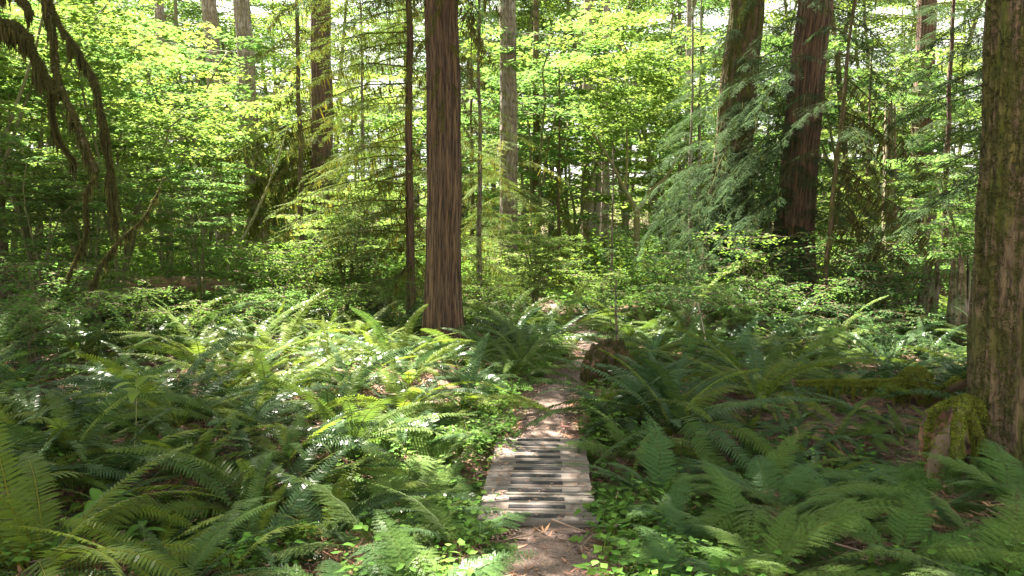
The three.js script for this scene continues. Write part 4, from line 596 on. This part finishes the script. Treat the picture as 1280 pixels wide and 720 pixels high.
{ const b = new GB(), r = rngOf(641); for (let k = 0; k < 9; k++) { const a = r() * PI; b.kite(V3(rr(r, -.04, .04), rr(r, 0, .008), rr(r, -.04, .04)), V3(Math.cos(a), rr(r, -.1, .2), Math.sin(a)).normalize(), V3(-Math.sin(a), 0, Math.cos(a)), rr(r, .03, .08), rr(r, .002, .009), jit(r, WHITE, .35), 0, .5); }
  strew('leaf_litter', 'reddish brown dead leaves and needles scattered on the forest floor', 'litter', b.geo(), M.dead, 26000, 642, (r2) => { const [x, z] = onFloor(r2); return offPath(x, z, .22) || r2() < .4 ? [x, z, rr(r2, .7, 1.5)] : null; }, (r2) => { const t = rr(r2, .5, 1.7); return [t, t * rr(r2, .85, 1.15), t * rr(r2, .8, 1.2)]; }); }
{ const b = new GB(); b.tube([V3(-.12, .004, 0), V3(-.03, .012, .012), V3(.05, .006, -.008), V3(.13, .016, .01)], (t) => .0035 * (1.1 - .7 * t), 5, [1, 1, 1]);
  strew('twigs', 'thin dead twigs lying on the forest floor', 'twigs', b.geo(true), new THREE.MeshStandardMaterial({ color: new THREE.Color().setRGB(.16, .11, .08), roughness: .95 }), 2600, 643, (r2) => { const [x, z] = onFloor(r2); return offPath(x, z, .2) ? [x, z, rr(r2, .6, 2)] : null; }, (r2) => { const t = rr(r2, .6, 1.6); return [t, t, t]; }); }
{ const g = new THREE.IcosahedronGeometry(1, 1), P = g.attributes.position; for (let k = 0; k < P.count; k++) { const x = P.getX(k), y = P.getY(k), z = P.getZ(k), n = 1 + .25 * n3(x * 1.4, y * 1.4, z * 1.4); P.setXYZ(k, x * n, y * n * .6, z * n); } g.computeVertexNormals();
  strew('gravel', 'small pinkish grey stones of the footpath', 'gravel', g, M.pebble, 9000, 644, (r2) => { const D = 3 + 8 * Math.pow(r2(), 1.6), z = -D; if (z < -4.2 && z > -5.8) return null; return [pathX(z) + (r2() + r2() + r2() - 1.5) * .24, z, rr(r2, .0025, .007) * (r2() < .05 ? 2 : 1), .016]; }, (r2) => { const t = rr(r2, .5, 1.5); return [t, t * rr(r2, .9, 1.02), t * rr(r2, .85, 1.05)]; }); }
{ const b = new GB(), r = rngOf(651); for (let k = 0; k < 11; k++) { const a = r() * 7, R0 = rr(r, .01, .1), h = rr(r, .03, .11), p = V3(Math.cos(a) * R0, h, Math.sin(a) * R0), d = V3(Math.cos(a + rr(r, -1, 1)), rr(r, -.4, .1), Math.sin(a + rr(r, -1, 1))).normalize(); leafAt(b, p, d, V3(rr(r, -.3, .3), 1, rr(r, -.3, .3)).normalize(), rr(r, .025, .05), jit(r, WHITE, .25), false); b.kite(p, V3(-Math.cos(a) * .5, -1, -Math.sin(a) * .5).normalize(), V3(-Math.sin(a), 0, Math.cos(a)), h, .0016, [.9, .8, .6], 0, .2); }
  strew('ground_cover', 'small green herbs and seedlings covering the forest floor', 'ground cover', b.geo(), M.herb, 9000, 652, (r2) => { const D = 3 + 24 * Math.pow(r2(), 1.4), x = rr(r2, -.8, .8) * D, z = -D; if (!offPath(x, z, .26 + r2() * .1)) return null; const edge = Math.abs(x - pathX(z)) < .9, k = n2(x * .7, z * .7); return edge || D > 9 || k > .25 ? [x, z, rr(r2, .7, 1.7) * (D > 12 ? 1.8 : 1), 0] : null; }, (r2) => { const t = rr(r2, .7, 1.3); return [t * rr(r2, .85, 1.2), t, t * .9]; }); }

{ const b = new GB(), r = rngOf(645); for (let k = 0; k < 4; k++) { const a = r() * PI; b.kite(V3(rr(r, -.03, .03), rr(r, .001, .006), rr(r, -.03, .03)), V3(Math.cos(a), rr(r, -.05, .1), Math.sin(a)).normalize(), V3(-Math.sin(a), 0, Math.cos(a)), rr(r, .015, .045), rr(r, .001, .006), jit(r, WHITE, .35), 0, .5); }
  const g = b.geo(), im = new THREE.InstancedMesh(g, M.dead, 150), m = new THREE.Matrix4(), q = new THREE.Quaternion(), c = new THREE.Color(); for (let k = 0; k < 150; k++) { const x = .185 + (r() < .5 ? (r() < .5 ? -1 : 1) * rr(r, .2, .33) : rr(r, -.33, .33)), z = -5 + rr(r, -.8, .85); m.compose(V3(x - (z + 5) * .055, .0615, z), q.setFromAxisAngle(V3(0, 1, 0), r() * 7), V3(1, 1, 1).multiplyScalar(rr(r, .6, 1.3))); im.setMatrixAt(k, m); const t = rr(r, .6, 1.8); im.setColorAt(k, c.setRGB(t, t, t)); } put(im, 'leaf_litter'); tag(im, 'scraps of dead leaves and needles lying on the boardwalk planks', 'litter', null, 'stuff'); }
{ const b = new GB(), r = rngOf(661); for (let k = 0; k < 120; k++) { const a = r() * 7, R0 = .75 * Math.sqrt(r()), h = rr(r, .1, .9) * (1.1 - .6 * R0), a2 = r() * 7; leafAt(b, V3(Math.cos(a) * R0, h, Math.sin(a) * R0), V3(Math.cos(a2), rr(r, -.5, .1), Math.sin(a2)).normalize(), V3(rr(r, -.4, .4), 1, rr(r, -.4, .4)).normalize(), rr(r, .05, .11), jit(r, WHITE, .25), false); if (k % 12 === 0) b.kite(V3(Math.cos(a) * R0, h, Math.sin(a) * R0), V3(-Math.cos(a) * .4, -1, -Math.sin(a) * .4).normalize(), V3(1, 0, 0), h, .006, [.8, .5, .6], 0, .1); }
  strew('undergrowth', 'leafy green undergrowth covering the floor of the far forest', 'undergrowth', b.geo(), M.shrub[1], 5200, 662, (r2) => { const D = 19 + 93 * Math.pow(r2(), 1.3), x = rr(r2, -.85, .85) * D, z = -D; return offPath(x, z, .8) && n2(x * .25, z * .25) > -.55 ? [x, z, rr(r2, .7, 1.5) * (1 + D / 60), 0] : null; }, (r2) => { const t = rr(r2, .7, 1.25); return [t * rr(r2, .85, 1.2), t, t * .9]; }); }

renderer.render(scene, camera);
